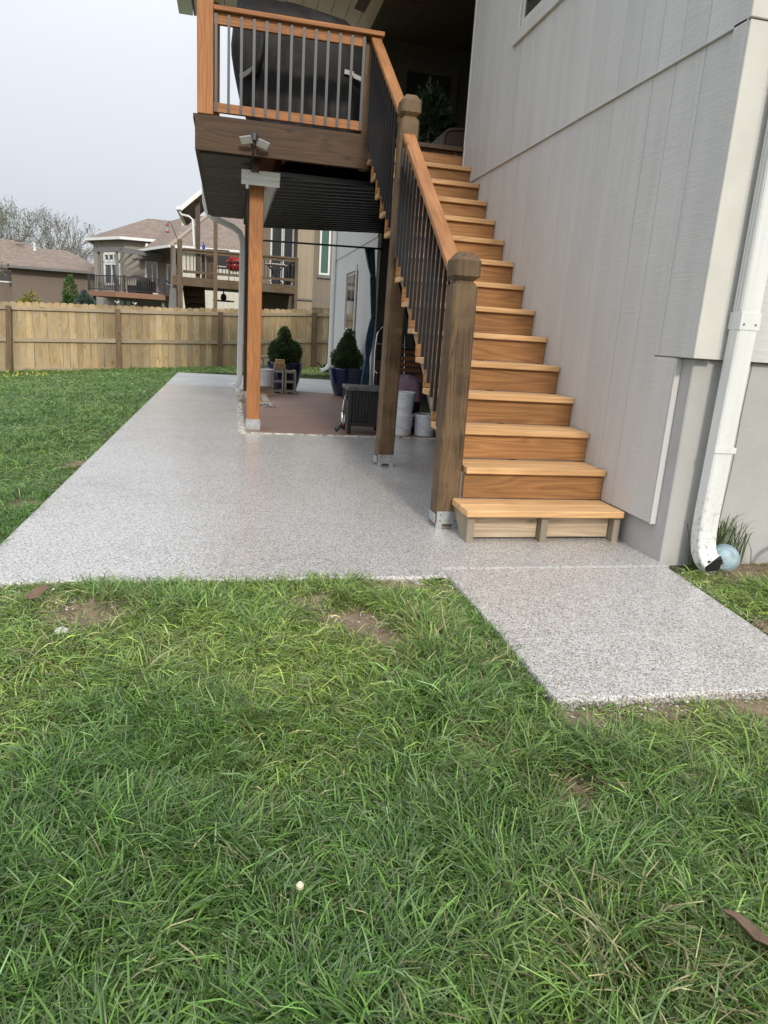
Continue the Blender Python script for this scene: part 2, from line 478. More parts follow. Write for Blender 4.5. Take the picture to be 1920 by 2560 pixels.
def brown_floor():
    m, t, b = newmat('brown_floor_coating')
    v = coords(t, rnd=False)
    a = noise(t, v, 1.6, 5, 0.6); g = noise(t, v, 170, 2, 0.6)
    c = ramp(t, a, [(0.3, (0.185, 0.110, 0.082)), (0.7, (0.245, 0.150, 0.112))])
    c = mixc(t, 1.0, c, ramp(t, g, [(0.3, [0.75]*3), (0.7, [1.2]*3)]), 'MULTIPLY')
    t.links.new(c, b.inputs['Base Color']); b.inputs['Roughness'].default_value = 0.55
    bumpit(t, b, g, 0.3, 0.003)
    return m
M['brown'] = brown_floor()
def broom():
    m, t, b = newmat('broom_concrete')
    a = noise(t, coords(t, (1, 1, 1), False), 1.5, 6, 0.65); g = noise(t, coords(t, (3, 90, 3), False), 1.0, 3, 0.6)
    c = ramp(t, a, [(0.3, (0.34, 0.335, 0.325)), (0.7, (0.44, 0.435, 0.42))])
    c = mixc(t, 1.0, c, ramp(t, g, [(0.3, [0.82]*3), (0.7, [1.08]*3)]), 'MULTIPLY')
    t.links.new(c, b.inputs['Base Color']); b.inputs['Roughness'].default_value = 0.85
    bumpit(t, b, g, 0.3, 0.004)
    return m
M['broom'] = broom()

def strip_mat():
    m, t, b = newmat('peeled_edge')
    v = coords(t, rnd=False)
    a = noise(t, v, 22, 5, 0.7)
    c = ramp(t, a, [(0.36, (0.11, 0.105, 0.10)), (0.46, (0.40, 0.38, 0.33)), (0.58, (0.66, 0.62, 0.52))])
    t.links.new(c, b.inputs['Base Color']); b.inputs['Roughness'].default_value = 0.8
    bumpit(t, b, a, 0.5, 0.006)
    return m
M['strip'] = strip_mat()

def lawn_mat():
    m, t, b = newmat('lawn_thatch')
    v = coords(t, rnd=False)
    a = noise(t, v, 3.0, 6, 0.7); g = noise(t, v, 90, 4, 0.7)
    c = ramp(t, a, [(0.3, (0.045, 0.062, 0.020)), (0.55, (0.070, 0.092, 0.030)), (0.75, (0.110, 0.105, 0.048))])
    c = mixc(t, 1.0, c, ramp(t, g, [(0.3, [0.45]*3), (0.7, [1.35]*3)]), 'MULTIPLY')
    t.links.new(c, b.inputs['Base Color']); b.inputs['Roughness'].default_value = 0.95
    bumpit(t, b, g, 0.8, 0.02)
    return m
M['lawn'] = lawn_mat()

def attr_mat(name, rough=0.55, trans=0.25, mul=1.0):
    m, t, b = newmat(name)
    a = N(t, 'ShaderNodeAttribute'); a.attribute_name = 'Col'
    t.links.new(a.outputs['Color'], b.inputs['Base Color'])
    b.inputs['Roughness'].default_value = rough
    b.inputs['Specular IOR Level'].default_value = 0.45
    if trans:
        tr = N(t, 'ShaderNodeBsdfTranslucent'); t.links.new(a.outputs['Color'], tr.inputs['Color'])
        ms = N(t, 'ShaderNodeMixShader'); ms.inputs[0].default_value = trans
        t.links.new(b.outputs[0], ms.inputs[1]); t.links.new(tr.outputs[0], ms.inputs[2])
        t.links.new(ms.outputs[0], t.nodes['Material Output'].inputs['Surface'])
    return m
M['blade'] = attr_mat('grass_blade', 0.36, 0.35)
M['needle'] = attr_mat('needle_foliage', 0.6, 0.15)

def shingle(name, c0, c1, sc=1.0):
    m, t, b = newmat(name)
    v = coords(t, (1, 1, 1), False)
    br = N(t, 'ShaderNodeTexBrick'); br.inputs['Scale'].default_value = 2.2*sc
    br.inputs['Color1'].default_value = tuple(c0)+(1,); br.inputs['Color2'].default_value = tuple(c1)+(1,)
    br.inputs['Mortar'].default_value = tuple(k*0.6 for k in c0)+(1,)
    br.inputs['Mortar Size'].default_value = 0.02; br.inputs['Row Height'].default_value = 0.22
    cx = N(t, 'ShaderNodeSeparateXYZ'); t.links.new(v, cx.inputs[0])
    ad = N(t, 'ShaderNodeMath', operation='ADD'); t.links.new(cx.outputs[0], ad.inputs[0]); t.links.new(cx.outputs[1], ad.inputs[1])
    cb = N(t, 'ShaderNodeCombineXYZ'); t.links.new(ad.outputs[0], cb.inputs[0])
    mz = N(t, 'ShaderNodeMath', operation='MULTIPLY'); t.links.new(cx.outputs[2], mz.inputs[0]); mz.inputs[1].default_value = 1.6
    t.links.new(mz.outputs[0], cb.inputs[1]); t.links.new(cb.outputs[0], br.inputs['Vector'])
    a = noise(t, v, 2.5, 4, 0.6)
    c = mixc(t, 0.8, br.outputs['Color'], ramp(t, a, [(0.3, [0.8]*3), (0.7, [1.15]*3)]), 'MULTIPLY')
    t.links.new(c, b.inputs['Base Color']); b.inputs['Roughness'].default_value = 0.9
    return m
M['shingle'] = shingle('brown_shingle', (0.185, 0.140, 0.110), (0.255, 0.195, 0.155))
def vsiding(name, col, pitch=0.2):
    m, t, b = newmat(name)
    v = coords(t, rnd=False)
    cx = N(t, 'ShaderNodeSeparateXYZ'); t.links.new(v, cx.inputs[0])
    ad = N(t, 'ShaderNodeMath', operation='ADD'); t.links.new(cx.outputs[0], ad.inputs[0]); t.links.new(cx.outputs[1], ad.inputs[1])
    dv = N(t, 'ShaderNodeMath', operation='DIVIDE'); t.links.new(ad.outputs[0], dv.inputs[0]); dv.inputs[1].default_value = pitch
    fr = N(t, 'ShaderNodeMath', operation='FRACT'); t.links.new(dv.outputs[0], fr.inputs[0])
    g = ramp(t, fr.outputs[0], [(0.0, [0.72]*3), (0.05, [0.72]*3), (0.08, [1, 1, 1])])
    a = noise(t, v, 1.5, 4, 0.6)
    c = ramp(t, a, [(0.3, [k*0.94 for k in col]), (0.7, [k*1.05 for k in col])])
    c = mixc(t, 1.0, c, g, 'MULTIPLY')
    t.links.new(c, b.inputs['Base Color']); b.inputs['Roughness'].default_value = 0.8
    return m
M['brownwall'] = vsiding('brown_wall', (0.175, 0.135, 0.110))
M['taupewall'] = vsiding('taupe_wall', (0.30, 0.275, 0.235))
M['creamwall'] = vsiding('cream_wall', (0.55, 0.52, 0.44), 0.3)
M['tanwall'] = vsiding('tan_wall', (0.215, 0.180, 0.140))
M['tanwall2'] = vsiding('light_tan_wall', (0.33, 0.27, 0.19))
M['greytrim'] = plain('grey_trim', (0.16, 0.155, 0.15), 0.7, 0.08)
M['deckbrown'] = plain('deck_fascia', (0.24, 0.125, 0.075), 0.7, 0.08)

# ================================================================== GROUND
def sstep(a, b, x):
    t = np.clip((np.asarray(x, float)-a)/(b-a), 0, 1)
    return t*t*(3-2*t)
def in_slab(x, y, m=0.0):
    a = (x > -3.3+m) & (x < 0.06) & (y > -0.5+m) & (y < 12.2-m)
    b = (x > -1.2+m) & (x < -0.03-m+0.06*(y+1.3)) & (y > -1.65+m) & (y <= -0.4)
    return a | b
def in_house(x, y, m=0.0):
    return (x > 0.03+m) & (y > -0.33+m) & (y < 12.3-m)
def gz(x, y):
    x = np.asarray(x, float); y = np.asarray(y, float)
    near = -0.030 - 0.035*np.clip(-3.3-x, 0, 6) + 0.015*np.clip(x, 0, 1)
    far = np.interp(x, [-14, -7, -4.7, -2.5, 0.4, 3], [-0.50, -0.27, -0.11, 0.02, 0.12, 0.14])
    t = sstep(3, 13.5, y)
    z = near*(1-t)+far*t
    r = sstep(60, 8, np.hypot(x, y))
    z = z*r + (fbm(x, y, 1.1)-0.5)*0.045*r
    z = z + (fbm(x, y, 3.7, 5)-0.5)*0.018*r
    # close to the slab edges the lawn sits just under the coating
    return z
def grid_axis(lo, hi, st, far):
    core = np.arange(lo, hi+1e-6, st)
    l = [lo-d for d in (1, 2.5, 5, 10, 20, 40, 90, 200, 500, far)][::-1]
    h = [hi+d for d in (1, 2.5, 5, 10, 20, 40, 90, 200, 500, far)]
    return np.concatenate([l, core, h])
gx = grid_axis(-10, 3, 0.10, 1400); gy = grid_axis(-5, 17, 0.10, 1400)
GX, GY = np.meshgrid(gx, gy)
GZ = gz(GX, GY)
GZ = np.where(in_slab(GX, GY, 0.04), np.minimum(GZ, -0.10), GZ)
GZ = np.where(in_slab(GX, GY, -0.10) & ~in_slab(GX, GY, 0.04), np.clip(GZ, -0.035, -0.022), GZ)
nx, ny = len(gx), len(gy)
me = bpy.data.meshes.new('ground')
idx = np.arange(nx*ny).reshape(ny, nx)
q = np.stack([idx[:-1, :-1], idx[:-1, 1:], idx[1:, 1:], idx[1:, :-1]], -1).reshape(-1, 4)
me.vertices.add(nx*ny); me.vertices.foreach_set('co', np.stack([GX, GY, GZ], -1).ravel())
me.loops.add(q.size); me.loops.foreach_set('vertex_index', q.ravel())
me.polygons.add(len(q)); me.polygons.foreach_set('loop_start', np.arange(0, q.size, 4))
me.polygons.foreach_set('use_smooth', np.ones(len(q), bool))
me.materials.append(M['lawn']); me.update(calc_edges=True)
put(link('ground', me), kind='structure')

# slabs
slab = put(MB().prism([(-3.3, -0.5), (-1.2, -0.5), (-1.2, -0.388), (0.06, -0.388), (0.06, 12.2), (-3.3, 12.2)], 'z', -0.13, 0.0).build('patio_slab', M['flake'], bevel=0.012, seg=2), kind='structure')
walk = put(MB().prism([(-1.2, -1.65), (-0.11, -1.66), (0.035, -0.398), (-1.2, -0.398)], 'z', -0.13, 0.0).build('walkway_slab', M['flake'], bevel=0.012, seg=2), kind='structure')
jm = MB()
for i in range(30):
    x0 = -1.19+i*0.041; x1 = x0+0.038+random.uniform(-.004, .003)
    jm.box(x0, x1, -0.3985+random.uniform(-.003, .002), -0.3875+random.uniform(-.002, .003), -0.02, 0.0012+random.uniform(-.0008, .0008))
jo = jm.build('joint_bead', plain('joint_bead', (0.47, 0.46, 0.44), 0.6, 0.15, 30), slab)
put(jo, kind='stuff')
pf = put(MB().box(-2.05, 0.9, 3.87, 8.85, -0.02, 0.005).build('patio_floor_coating', M['brown']), kind='structure')
put(MB().box(-3.29, 0.9, 9.2, 12.19, -0.05, 0.0045).build('broom_concrete_floor', M['broom']), kind='structure')
put(MB().box(-2.04, 0.9, 8.855, 9.195, -0.05, 0.0045).build('broom_concrete_floor', M['broom']), kind='structure')
st = MB()
yy = 3.84
while yy < 8.8:
    l = random.uniform(.05, .16); a = random.uniform(-.006, .006)
    st.box(-2.125+a, -2.055+a*.6, yy, yy+l*.985, -0.01, 0.008+random.uniform(-.001, .002)); yy += l
xx = -2.12
while xx < 0.0:
    l = random.uniform(.03, .12)
    st.box(xx, xx+l*.985, 3.838+random.uniform(-.006, .004), 3.866+random.uniform(-.004, .004), -0.01, 0.009+random.uniform(-.001, .002)); xx += l
put(st.build('peeled_edge_strip', M['strip'], pf), kind='stuff')

# ================================================================== STAIRCASE
RISE, RUN = 0.19, 0.2603
stair = thing('staircase', 'outdoor wooden staircase with pale treads and brown risers climbing along the grey house wall', 'staircase', (-0.5, 0.0, 0.0))
def ty(i): return (i-1)*RUN
for i in range(1, 15):
    x0 = -0.958 if i == 1 else (-0.893 if i == 2 else -0.968)
    y = ty(i); z = i*RISE
    for k, (a, b) in enumerate(((0.0, 0.1395), (0.1435, 0.284))):
        j = random.uniform(-.003, .003)
        bar('tread_board', M['treadX'], stair, x0+j, -0.006+random.uniform(-.006, .002), y+a, y+b, z-0.038, z+random.uniform(-.0015, .0015), bevel=0.004)
for i in range(2, 16):
    y = ty(i)+0.029
    x0 = -0.893 if i == 2 else -0.962
    bar('riser_board', M['riser'], stair, x0, -0.004, y, y+0.024, (i-1)*RISE+0.003, i*RISE-0.0405, bevel=0.002)
def stringer(x0, x1, mat):
    top = []
    for i in range(1, 15):
        top.append((ty(i)+0.03+0.025, (i-1)*RISE if i > 1 else 0.0))
        top.append((ty(i)+0.03+0.025, i*RISE-0.0395))
    top[0] = (0.032, 0.0); top[1] = (0.032, RISE-0.0395)
    top.append((3.69, 14*RISE-0.0395))
    bot = [(3.69, 0.457+0.767*(3.69-.718)), (0.122, 0.0)]
    return MB().prism(top+bot, 'x', x0, x1).build('stringer', mat, stair)
stringer(-0.940, -0.900, M['cut']); stringer(-0.50, -0.46, M['cut']); stringer(-0.048, -0.008, M['cut'])
bar('toe_board', M['toe'], stair, -0.893, -0.502, 0.085, 0.11, 0.014, 0.149, bevel=0.003)
bar('toe_board', M['toe'], stair, -0.458, -0.05, 0.088, 0.113, 0.016, 0.149, bevel=0.003)

def cap_post(name, cx, cy, zt, parent, mat, base=True, w=0.14, lean=0.0):
    h = w/2; c = 0.013
    def octo(s, ch): return [(-s+ch, -s), (s-ch, -s), (s, -s+ch), (s, s-ch), (s-ch, s), (-s+ch, s), (-s, s-ch), (-s, -s+ch)]
    rows = [(0.012, h, c), (zt, h, c), (zt+0.028, h-0.022, c*.7), (zt+0.030, h-0.022, c*.7), (zt+0.055, h+0.006, c), (zt+0.135, h+0.006, c), (zt+0.178, h-0.030, c*.5)]
    vs = []; fs = []
    for z, s, ch in rows:
        vs += [(cx+lean*z+a, cy+b, z) for a, b in octo(s, ch)]
    for r in range(len(rows)-1):
        for k in range(8):
            fs.append((r*8+k, r*8+(k+1) % 8, r*8+8+(k+1) % 8, r*8+8+k))
    fs.append(tuple(range(8))[::-1]); fs.append(tuple(range((len(rows)-1)*8, len(rows)*8)))
    p = MB().add(vs, fs).build(name, mat, parent)
    if base:
        b = MB()
        b.box(cx-h+0.004, cx+h-0.004, cy-h-0.005, cy-h-0.001, 0.03, 0.105)
        b.box(cx-h-0.005, cx-h-0.001, cy-h+0.01, cy+h-0.01, 0.03, 0.085)
        for sx in (-1, 1): b.box(cx+sx*(h-0.02)-0.018, cx+sx*(h-0.02)+0.018, cy-h-0.005, cy-h+0.03, 0.0, 0.03)
        b.box(cx-h, cx+h, cy-h, cy+h, 0.006, 0.0115)
        b.build('post_base', M['galv'], p)
        s = MB()
        for sx in (-.045, .045):
            for zz in (.05, .085): s.box(cx+sx-.004, cx+sx+.004, cy-h-0.008, cy-h-0.004, zz-.004, zz+.004)
        s.build('screw_heads', M['greytrim'], p)
    return p
cap_post('newel_post', -0.968, 0.378, 1.368, stair, M['oldZ'], lean=-0.006)
cap_post('newel_post', -0.938, 2.240, 2.655, stair, M['oldZ'], lean=0.010)
# handrails, lower and upper flight
def rail_pair(p0, p1):
    b = MB().beam(p0, p1, 0.092, 0.038); b.build('handrail', M['handrail'], stair, bevel=0.004)
    q0 = (p0[0], p0[1], p0[2]-0.075); q1 = (p1[0], p1[1], p1[2]-0.075)
    MB().beam(q0, q1, 0.038, 0.085).build('sub_rail', M['handrail'], stair, bevel=0.003)
L0, L1 = Vector((-0.972, 0.449, 1.400)), Vector((-0.918, 2.168, 2.540))
U0, U1 = Vector((-0.940, 2.312, 2.735)), Vector((-0.942, 3.66, 3.690))
rail_pair(L0, L1); rail_pair(U0, U1)
def stair_bal(y, A, B):
    t = (y-A.y)/(B.y-A.y); x = A.x+(B.x-A.x)*t - 0.030
    zt = A.z+(B.z-A.z)*t - 0.035
    x = min(x, -0.9795)
    z0 = 0.165+0.73*y
    return MB().box(x-0.010, x+0.010, y-0.010, y+0.010, z0, zt).build('baluster', M['black'], stair)
y = 0.555
while y < 2.12:
    stair_bal(y, L0, L1); y += 0.107
y = 2.40
while y < 3.60:
    stair_bal(y, U0, U1); y += 0.107

# ================================================================== DECK
deck = thing('raised_deck', 'raised wooden deck on orange posts with dark rim beam and grey bar railing', 'deck', (-1.5, 5.6, 0.0))
DY = 3.64
bar('rim_beam', M['beamX'], deck, -2.544, -0.94, DY, DY+0.04, 2.588, 2.846, bevel=0.003)
bar('rim_beam', M['beamX'], deck, -0.938, -0.004, DY+0.055, DY+0.095, 2.62, 2.848, bevel=0.003)
bar('rim_beam', M['beamY'], deck, -2.544, -2.505, DY+0.042, 7.64, 2.588, 2.846, bevel=0.003)
bar('rim_beam', M['beamX'], deck, -2.544, 0.0, 7.642, 7.68, 2.588, 2.846, bevel=0.003)
for k in range(27):
    y0 = DY+0.01+k*0.149
    bar('deck_board', M['railX' if k > 1 else 'beamX'], deck, -2.56, 0.02 if y0 > 3.7 else -0.01, y0, y0+0.142, 2.848, 2.886)
for k in range(6):
    x = -2.16+k*0.41
    bar('joist', M['railY' if k == 1 else 'beamY'], deck, x, x+0.038, DY+0.042, 7.64, 2.635, 2.845)
bar('carrier_beam', M['beamY'], deck, -2.04, -1.965, 3.80, 7.64, 2.50, 2.633)
# brown boards closing the overhang left of the posts
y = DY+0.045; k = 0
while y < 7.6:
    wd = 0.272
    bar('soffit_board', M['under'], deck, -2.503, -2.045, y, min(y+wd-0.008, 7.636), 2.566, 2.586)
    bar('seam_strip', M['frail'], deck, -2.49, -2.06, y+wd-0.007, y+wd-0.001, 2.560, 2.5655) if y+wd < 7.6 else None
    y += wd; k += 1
# posts
def deck_post(y, name='deck_post'):
    p = bar(name, M['post'], deck, -2.045, -1.905, y, y+0.14, 0.012, 2.498, bevel=0.006)
    b = MB(); b.box(-2.049, -1.901, y-0.006, y-0.002, 0.0, 0.115); b.box(-2.052, -2.047, y, y+0.13, 0.0, 0.1); b.box(-1.903, -1.898, y, y+0.13, 0, 0.1); b.box(-2.04, -1.91, y, y+.13, 0.004, 0.0115)
    b.build('post_base', M['galv'], p)
    return p
deck_post(4.10)
p = bar('deck_post', M['beamZ'], deck, -2.015, -1.895, 7.46, 7.60, 0.012, 2.498, bevel=0.006)  # back post in darker wood, under-deck shade put into its colour
bar('post_base', M['galv'], p, -2.018, -1.892, 7.455, 7.458, 0.0, 0.1)
# corner posts carrying the roof
bar('corner_post', M['post'], deck, -2.524, -2.384, DY-0.002-0.0, DY+0.14, 2.888, 5.20, bevel=0.005)
bar('corner_post', M['post'], deck, -2.524, -2.384, 7.50, 7.64, 2.888, 5.20, bevel=0.005)
bar('end_post', M['oldZ'], deck, -1.030, -0.958, DY+0.042, DY+0.115, 2.59, 3.668, bevel=0.004)
# front railing
bar('top_rail', M['railX'], deck, -2.382, -0.872, DY-0.045, DY+0.095, 3.698, 3.736, bevel=0.004)
bar('upper_rail', M['railX'], deck, -2.380, -1.032, DY-0.002, DY+0.036, 3.605, 3.695, bevel=0.003)
bar('bottom_rail', M['railX'], deck, -2.380, -1.032, DY-0.002, DY+0.036, 2.912, 2.990, bevel=0.003)
bm_ = MB().box(-0.012, 0.012, -0.012, 0.0, 2.912, 3.69).mesh('front_baluster', M['greybar'])
bs = MB()
for z in (2.935, 3.655): bs.box(-0.004, 0.004, -0.0145, -0.012, z-0.004, z+0.004)
bs = bs.mesh('screw_heads', M['black'])
for k in range(13):
    x = -2.362+k*0.1092
    o = link('baluster', bm_, deck, (x+1.5, DY-0.0025-5.6, 0))
    link('screw_heads', bs, o)
# left side railing (seen edge on) and back railing
bar('top_rail', M['railY'], deck, -2.53, -2.39, DY+0.145, 7.495, 3.698, 3.736, bevel=0.004)
bar('bottom_rail', M['railY'], deck, -2.48, -2.442, DY+0.145, 7.495, 2.912, 2.990)
bar('top_rail', M['railX'], deck, -2.38, -0.1, 7.52, 7.62, 3.698, 3.736)
bm2 = MB().box(-0.011, 0.011, -0.011, 0.011, 2.99, 3.697).mesh('side_baluster', M['black'])
for k in range(32):
    link('baluster', bm2, deck, (-2.461+1.5, DY+0.24+k*0.114-5.6, 0))
# black corrugated rain sheet
cv = []; cf = []; ys = []
y = 3.93
while y < 7.40:
    for dy_, dz in ((0, 0), (0.155, 0), (0.162, -0.014), (0.180, -0.014), (0.187, 0)):
        ys.append((y+dy_, dz))
    y += 0.195
def sheet_z(x, yv): return 2.478 + (x+1.80)*0.045 - 0.004*(yv-3.9)
for x in (-1.80, 0.10):
    for yv, dz in ys: cv.append((x, yv, sheet_z(x, yv)+dz))
n = len(ys)
cf = [(i, i+1, n+i+1, n+i) for i in range(n-1)]
MB().add(cv, cf).build('rain_sheet', M['corr'], deck)
bar('sheet_edge_channel', M['black'], deck, -1.80, -0.45, 3.915, 3.928, 2.49, 2.535)
# white gutter
gut = thing('gutter', 'white aluminium gutter with moulded front end under the deck beside the front post', 'gutter', (-1.9, 3.95, 2.4))
prof = [(0, 0.008), (0.010, 0.0), (0.026, 0.0), (0.030, 0.022), (0.046, 0.040), (0.062, 0.048), (0.066, 0.080), (0.092, 0.088), (0.096, 0.118), (0.0, 0.118)]
gm = MB()
gm.prism([(3.985-a, 2.400+b) for a, b in prof], 'x', -2.128, -1.762)
gm.build('front_moulding', M['white'], gut)
gm = MB().prism([(-1.888, 2.405), (-1.80, 2.405), (-1.775, 2.45), (-1.758, 2.47), (-1.758, 2.515), (-1.888, 2.515)], 'y', 3.987, 7.50)
gm.build('trough', M['white'], gut)
MB().tube([(-2.07, 3.97, 2.40), (-2.07, 3.99, 2.385), (-2.07, 4.0, 2.372)], 0.016, 10).build('outlet', M['white'], gut, smooth=True)
MB().tube([(-2.03, 3.69, 2.555), (-2.05, 3.90, 2.54), (-2.062, 4.02, 2.49), (-2.060, 4.09, 2.35), (-2.056, 4.15, 2.1), (-2.056, 4.17, 1.7)], 0.008, 6).build('cable', M['black'], gut, smooth=True)

# roof downspout round the back corner of the deck
def rect_path(path, w0, d0, name, parent, mat, ups):
    vs = []; fs = []
    P = [Vector(p) for p in path]
    for i, p in enumerate(P):
        d = (P[min(i+1, len(P)-1)]-P[max(i-1, 0)]).normalized()
        b = Vector(ups); a = d.cross(b).normalized(); b = a.cross(d).normalized()
        c = 0.008
        for sx, sy in ((-1, -1), (1, -1), (1, 1), (-1, 1)):
            if sx*sy > 0:
                pts = [(sx*w0/2, sy*(d0/2-c)), (sx*(w0/2-c), sy*d0/2)]
            else:
                pts = [(sx*(w0/2-c), sy*d0/2), (sx*w0/2, sy*(d0/2-c))]
            for u, v_ in pts: vs.append(p+a*u+b*v_)
    for i in range(len(P)-1):
        for k in range(8): fs.append((i*8+k, i*8+(k+1) % 8, i*8+8+(k+1) % 8, i*8+8+k))
    return MB().add(vs, fs).build(name, mat, parent)
ds = thing('downspout', 'slim white downspout bending under the deck edge down to the patio behind the front post', 'downspout', (-2.03, 7.9, 0.0))
dp = [(-2.62, 7.86, 5.2), (-2.60, 7.86, 4.6), (-2.575, 7.86, 3.05), (-2.565, 7.86, 2.78), (-2.535, 7.86, 2.66), (-2.46, 7.86, 2.585), (-2.16, 7.86, 2.475), (-2.07, 7.86, 2.41), (-2.03, 7.86, 2.31), (-2.022, 7.86, 2.18), (-2.045, 7.86, 0.32), (-2.052, 7.86, 0.23), (-2.085, 7.86, 0.165), (-2.17, 7.86, 0.125)]
dp = [(q_[0]-0.022, q_[1], q_[2]) for q_ in dp]
rect_path(dp, 0.084, 0.085, 'pipe', ds, M['white'], (0, 1, 0))
for z in (1.9, 0.8): bar('strap', M['white'], ds, -2.09, -1.975, 7.81, 7.816, z, z+0.025)

# flood light on the beam
fl = thing('flood_light', 'twin head grey flood light fixed on the front face of the dark rim beam', 'light', (-2.02, DY, 2.7))
MB().lathe([(0.03, 0), (0.036, 0.004), (0.036, 0.05), (0.028, 0.065)], (-2.02, 3.605, 2.705), 14).build('junction_box', M['greybar'], fl, smooth=False)
hd = plain('lamp_head', (0.27, 0.275, 0.28), 0.4, 0.1)
for sx, rz in ((-1, -0.35), (1, 0.35)):
    me = MB().box(-0.055, 0.055, -0.040, 0.040, -0.010, 0.012).mesh('lamp_head', hd)
    o = link('lamp_head', me, fl, (sx*0.075, -0.085, -0.005 if sx < 0 else -0.025), (R(-38), R(-10 if sx < 0 else 14), rz*.6))
    m_ = o.modifiers.new('b', 'BEVEL'); m_.width = 0.006
    link('lens', MB().box(-0.048, 0.048, -0.027, 0.027, -0.0145, -0.0122).mesh('lens', plain('lens', (0.5, 0.5, 0.45), 0.3)), o)
    MB().tube([(-2.02, 3.60, 2.70), (-2.02+sx*0.03, 3.57, 2.69), (-2.02+sx*0.05, 3.56, 2.695)], 0.009, 8).build('arm', M['greybar'], fl)
MB().tube([(-2.02, 3.60, 2.705), (-2.025, 3.61, 2.66), (-2.03, 3.625, 2.60), (-2.03, 3.66, 2.56)], 0.009, 8).build('conduit', M['black'], fl, smooth=True)

# ================================================================== HOUSE
house = thing('house', 'grey house with vertical board siding along the staircase and a pale concrete foundation', 'house', (0.0, 0.0, 0.0))
# foundation and core
MB().prism([(0.035, -0.33), (7, -0.33), (7, 3.60), (0.035, 3.60)], 'z', -0.3, 1.068).build('foundation', M['found'], house, bevel=0.006)
MB().box(0.030, 7, -0.345, 3.62, 1.072, 5.7).build('wall_core', M['siding'], house)
MB().box(0.018, 0.034, -0.228, 3.62, 0.192, 1.3).build('wall_backing', M['siding'], house)
# siding boards on the stair side
def boards_x(x0, x1, ya, yb, za, zb, pitch, holes=(), gap=0.0035):
    y = ya
    while y < yb-0.01:
        y2 = min(y+pitch-gap, yb)
        segs = [(za, zb)]
        for (hy0, hy1, hz0, hz1) in holes:
            if y2 > hy0 and y < hy1:
                segs = [s for a, b in segs for s in ((a, min(b, hz0)), (max(a, hz1), b)) if s[1]-s[0] > 0.01]
        for a, b in segs:
            bar('siding_board', M['siding'], house, x0+random.uniform(-.0008, .0008), x1, y, y2, a, b, bevel=0.002)
        y += pitch
boards_x(0.0, 0.0185, -0.225, -0.03, 0.190, 1.066, 0.203)
boards_x(0.0, 0.0185, -0.0295, 3.635, 0.190, 2.528, 0.203)
boards_x(0.0, 0.0295, -0.27, -0.03, 1.072, 2.528, 0.203)
WIN = (1.55, 2.45, 3.48, 4.9)
boards_x(-0.009, 0.0295, -0.27, 3.635, 2.532, 5.6, 0.203, holes=[WIN])
bar('band_flashing', M['siding'], house, -0.014, 0.001, -0.36, 3.64, 2.5285, 2.5375)
# corner boards
bar('corner_board', M['siding'], house, -0.014, 0.029, -0.368, -0.273, 1.071, 5.6, bevel=0.003)
bar('corner_board', M['cream'], house, -0.013, 0.115, -0.388, -0.369, 1.071, 2.527, bevel=0.003)
bar('corner_board', M['cream'], house, -0.020, 0.120, -0.394, -0.3685, 2.532, 5.6, bevel=0.003)
bar('corner_board', M['siding'], house, 0.000, 0.034, -0.240, -0.2285, 0.186, 1.06, bevel=0.002)
bar('corner_board', M['siding'], house, -0.022, 0.029, 3.637, 3.66, 2.55, 5.6, bevel=0.003)
# front facing siding
x = 0.1205
while x < 2.2:
    bar('siding_board', M['siding'], house, x, x+0.397, -0.366, -0.346, 1.071, 2.53, bevel=0.002)
    bar('siding_board', M['siding'], house, x, x+0.397, -0.372, -0.346, 2.533, 5.6, bevel=0.002)
    x += 0.4
# crack in the foundation
MB().tube([(0.37, -0.331, 1.06), (0.362, -0.331, 0.8), (0.366, -0.331, 0.55), (0.352, -0.331, 0.25), (0.35, -0.331, 0.05)], 0.0022, 4).build('crack', M['greytrim'], house)
# window in the stair wall
wn = bar('window', M['cream'], house, 0.004, 0.029, 1.552, 2.448, 3.482, 4.88)
bar('glass', M['glass'], wn, -0.001, 0.0035, 1.60, 2.405, 3.53, 4.80)
f = MB()
f.box(-0.010, 0.0035, 1.552, 1.60, 3.482, 4.88); f.box(-0.010, 0.0035, 2.405, 2.448, 3.482, 4.88); f.box(-0.010, 0.0035, 1.6005, 2.4045, 3.482, 3.53)
f.build('frame', M['cream'], wn)
f = MB(); f.box(-0.030, -0.0095, 1.40, 2.56, 3.385, 3.478); f.box(-0.026, -0.0095, 2.452, 2.56, 3.4785, 5.0); f.box(-0.026, -0.0095, 1.40, 1.548, 3.4785, 5.0)
f.build('casing', M['siding'], wn, bevel=0.003)
# near downspout
nd = rect_path([(0.205, -0.425, 5.6), (0.205, -0.425, 1.30), (0.198, -0.42, 0.30), (0.198, -0.422, 0.20), (0.199, -0.428, 0.145), (0.201, -0.441, 0.100), (0.204, -0.464, 0.066), (0.209, -0.492, 0.050), (0.214, -0.525, 0.044)], 0.105, 0.078, 'downspout', house, M['dsmetal'], (0, 1, 0))
bar('coupling', M['dsmetal'], nd, 0.150, 0.260, -0.4665, -0.384, 1.22, 1.30)
MB().beam((0.2130, -0.515, 0.0458), (0.2139, -0.5235, 0.0443), 0.086, 0.058).build('outlet_shade', M['black'], nd)  # black block added for the shade inside the pipe mouth
for z_ in (2.4, 0.62): bar('strap', M['dsmetal'], nd, 0.140, 0.262, -0.4655, -0.4635, z_, z_+0.03)
for x_, z_ in ((0.235, 1.245), (0.17, 1.245)): MB().tube([(x_, -0.466, z_), (x_, -0.4695, z_)], 0.005, 8).build('screw_head', M['greytrim'], nd)
for k in range(3): bar('rib', M['dsmetal'], nd, 0.1485, 0.1512, -0.452+k*0.02, -0.444+k*0.02, 1.31, 5.5)
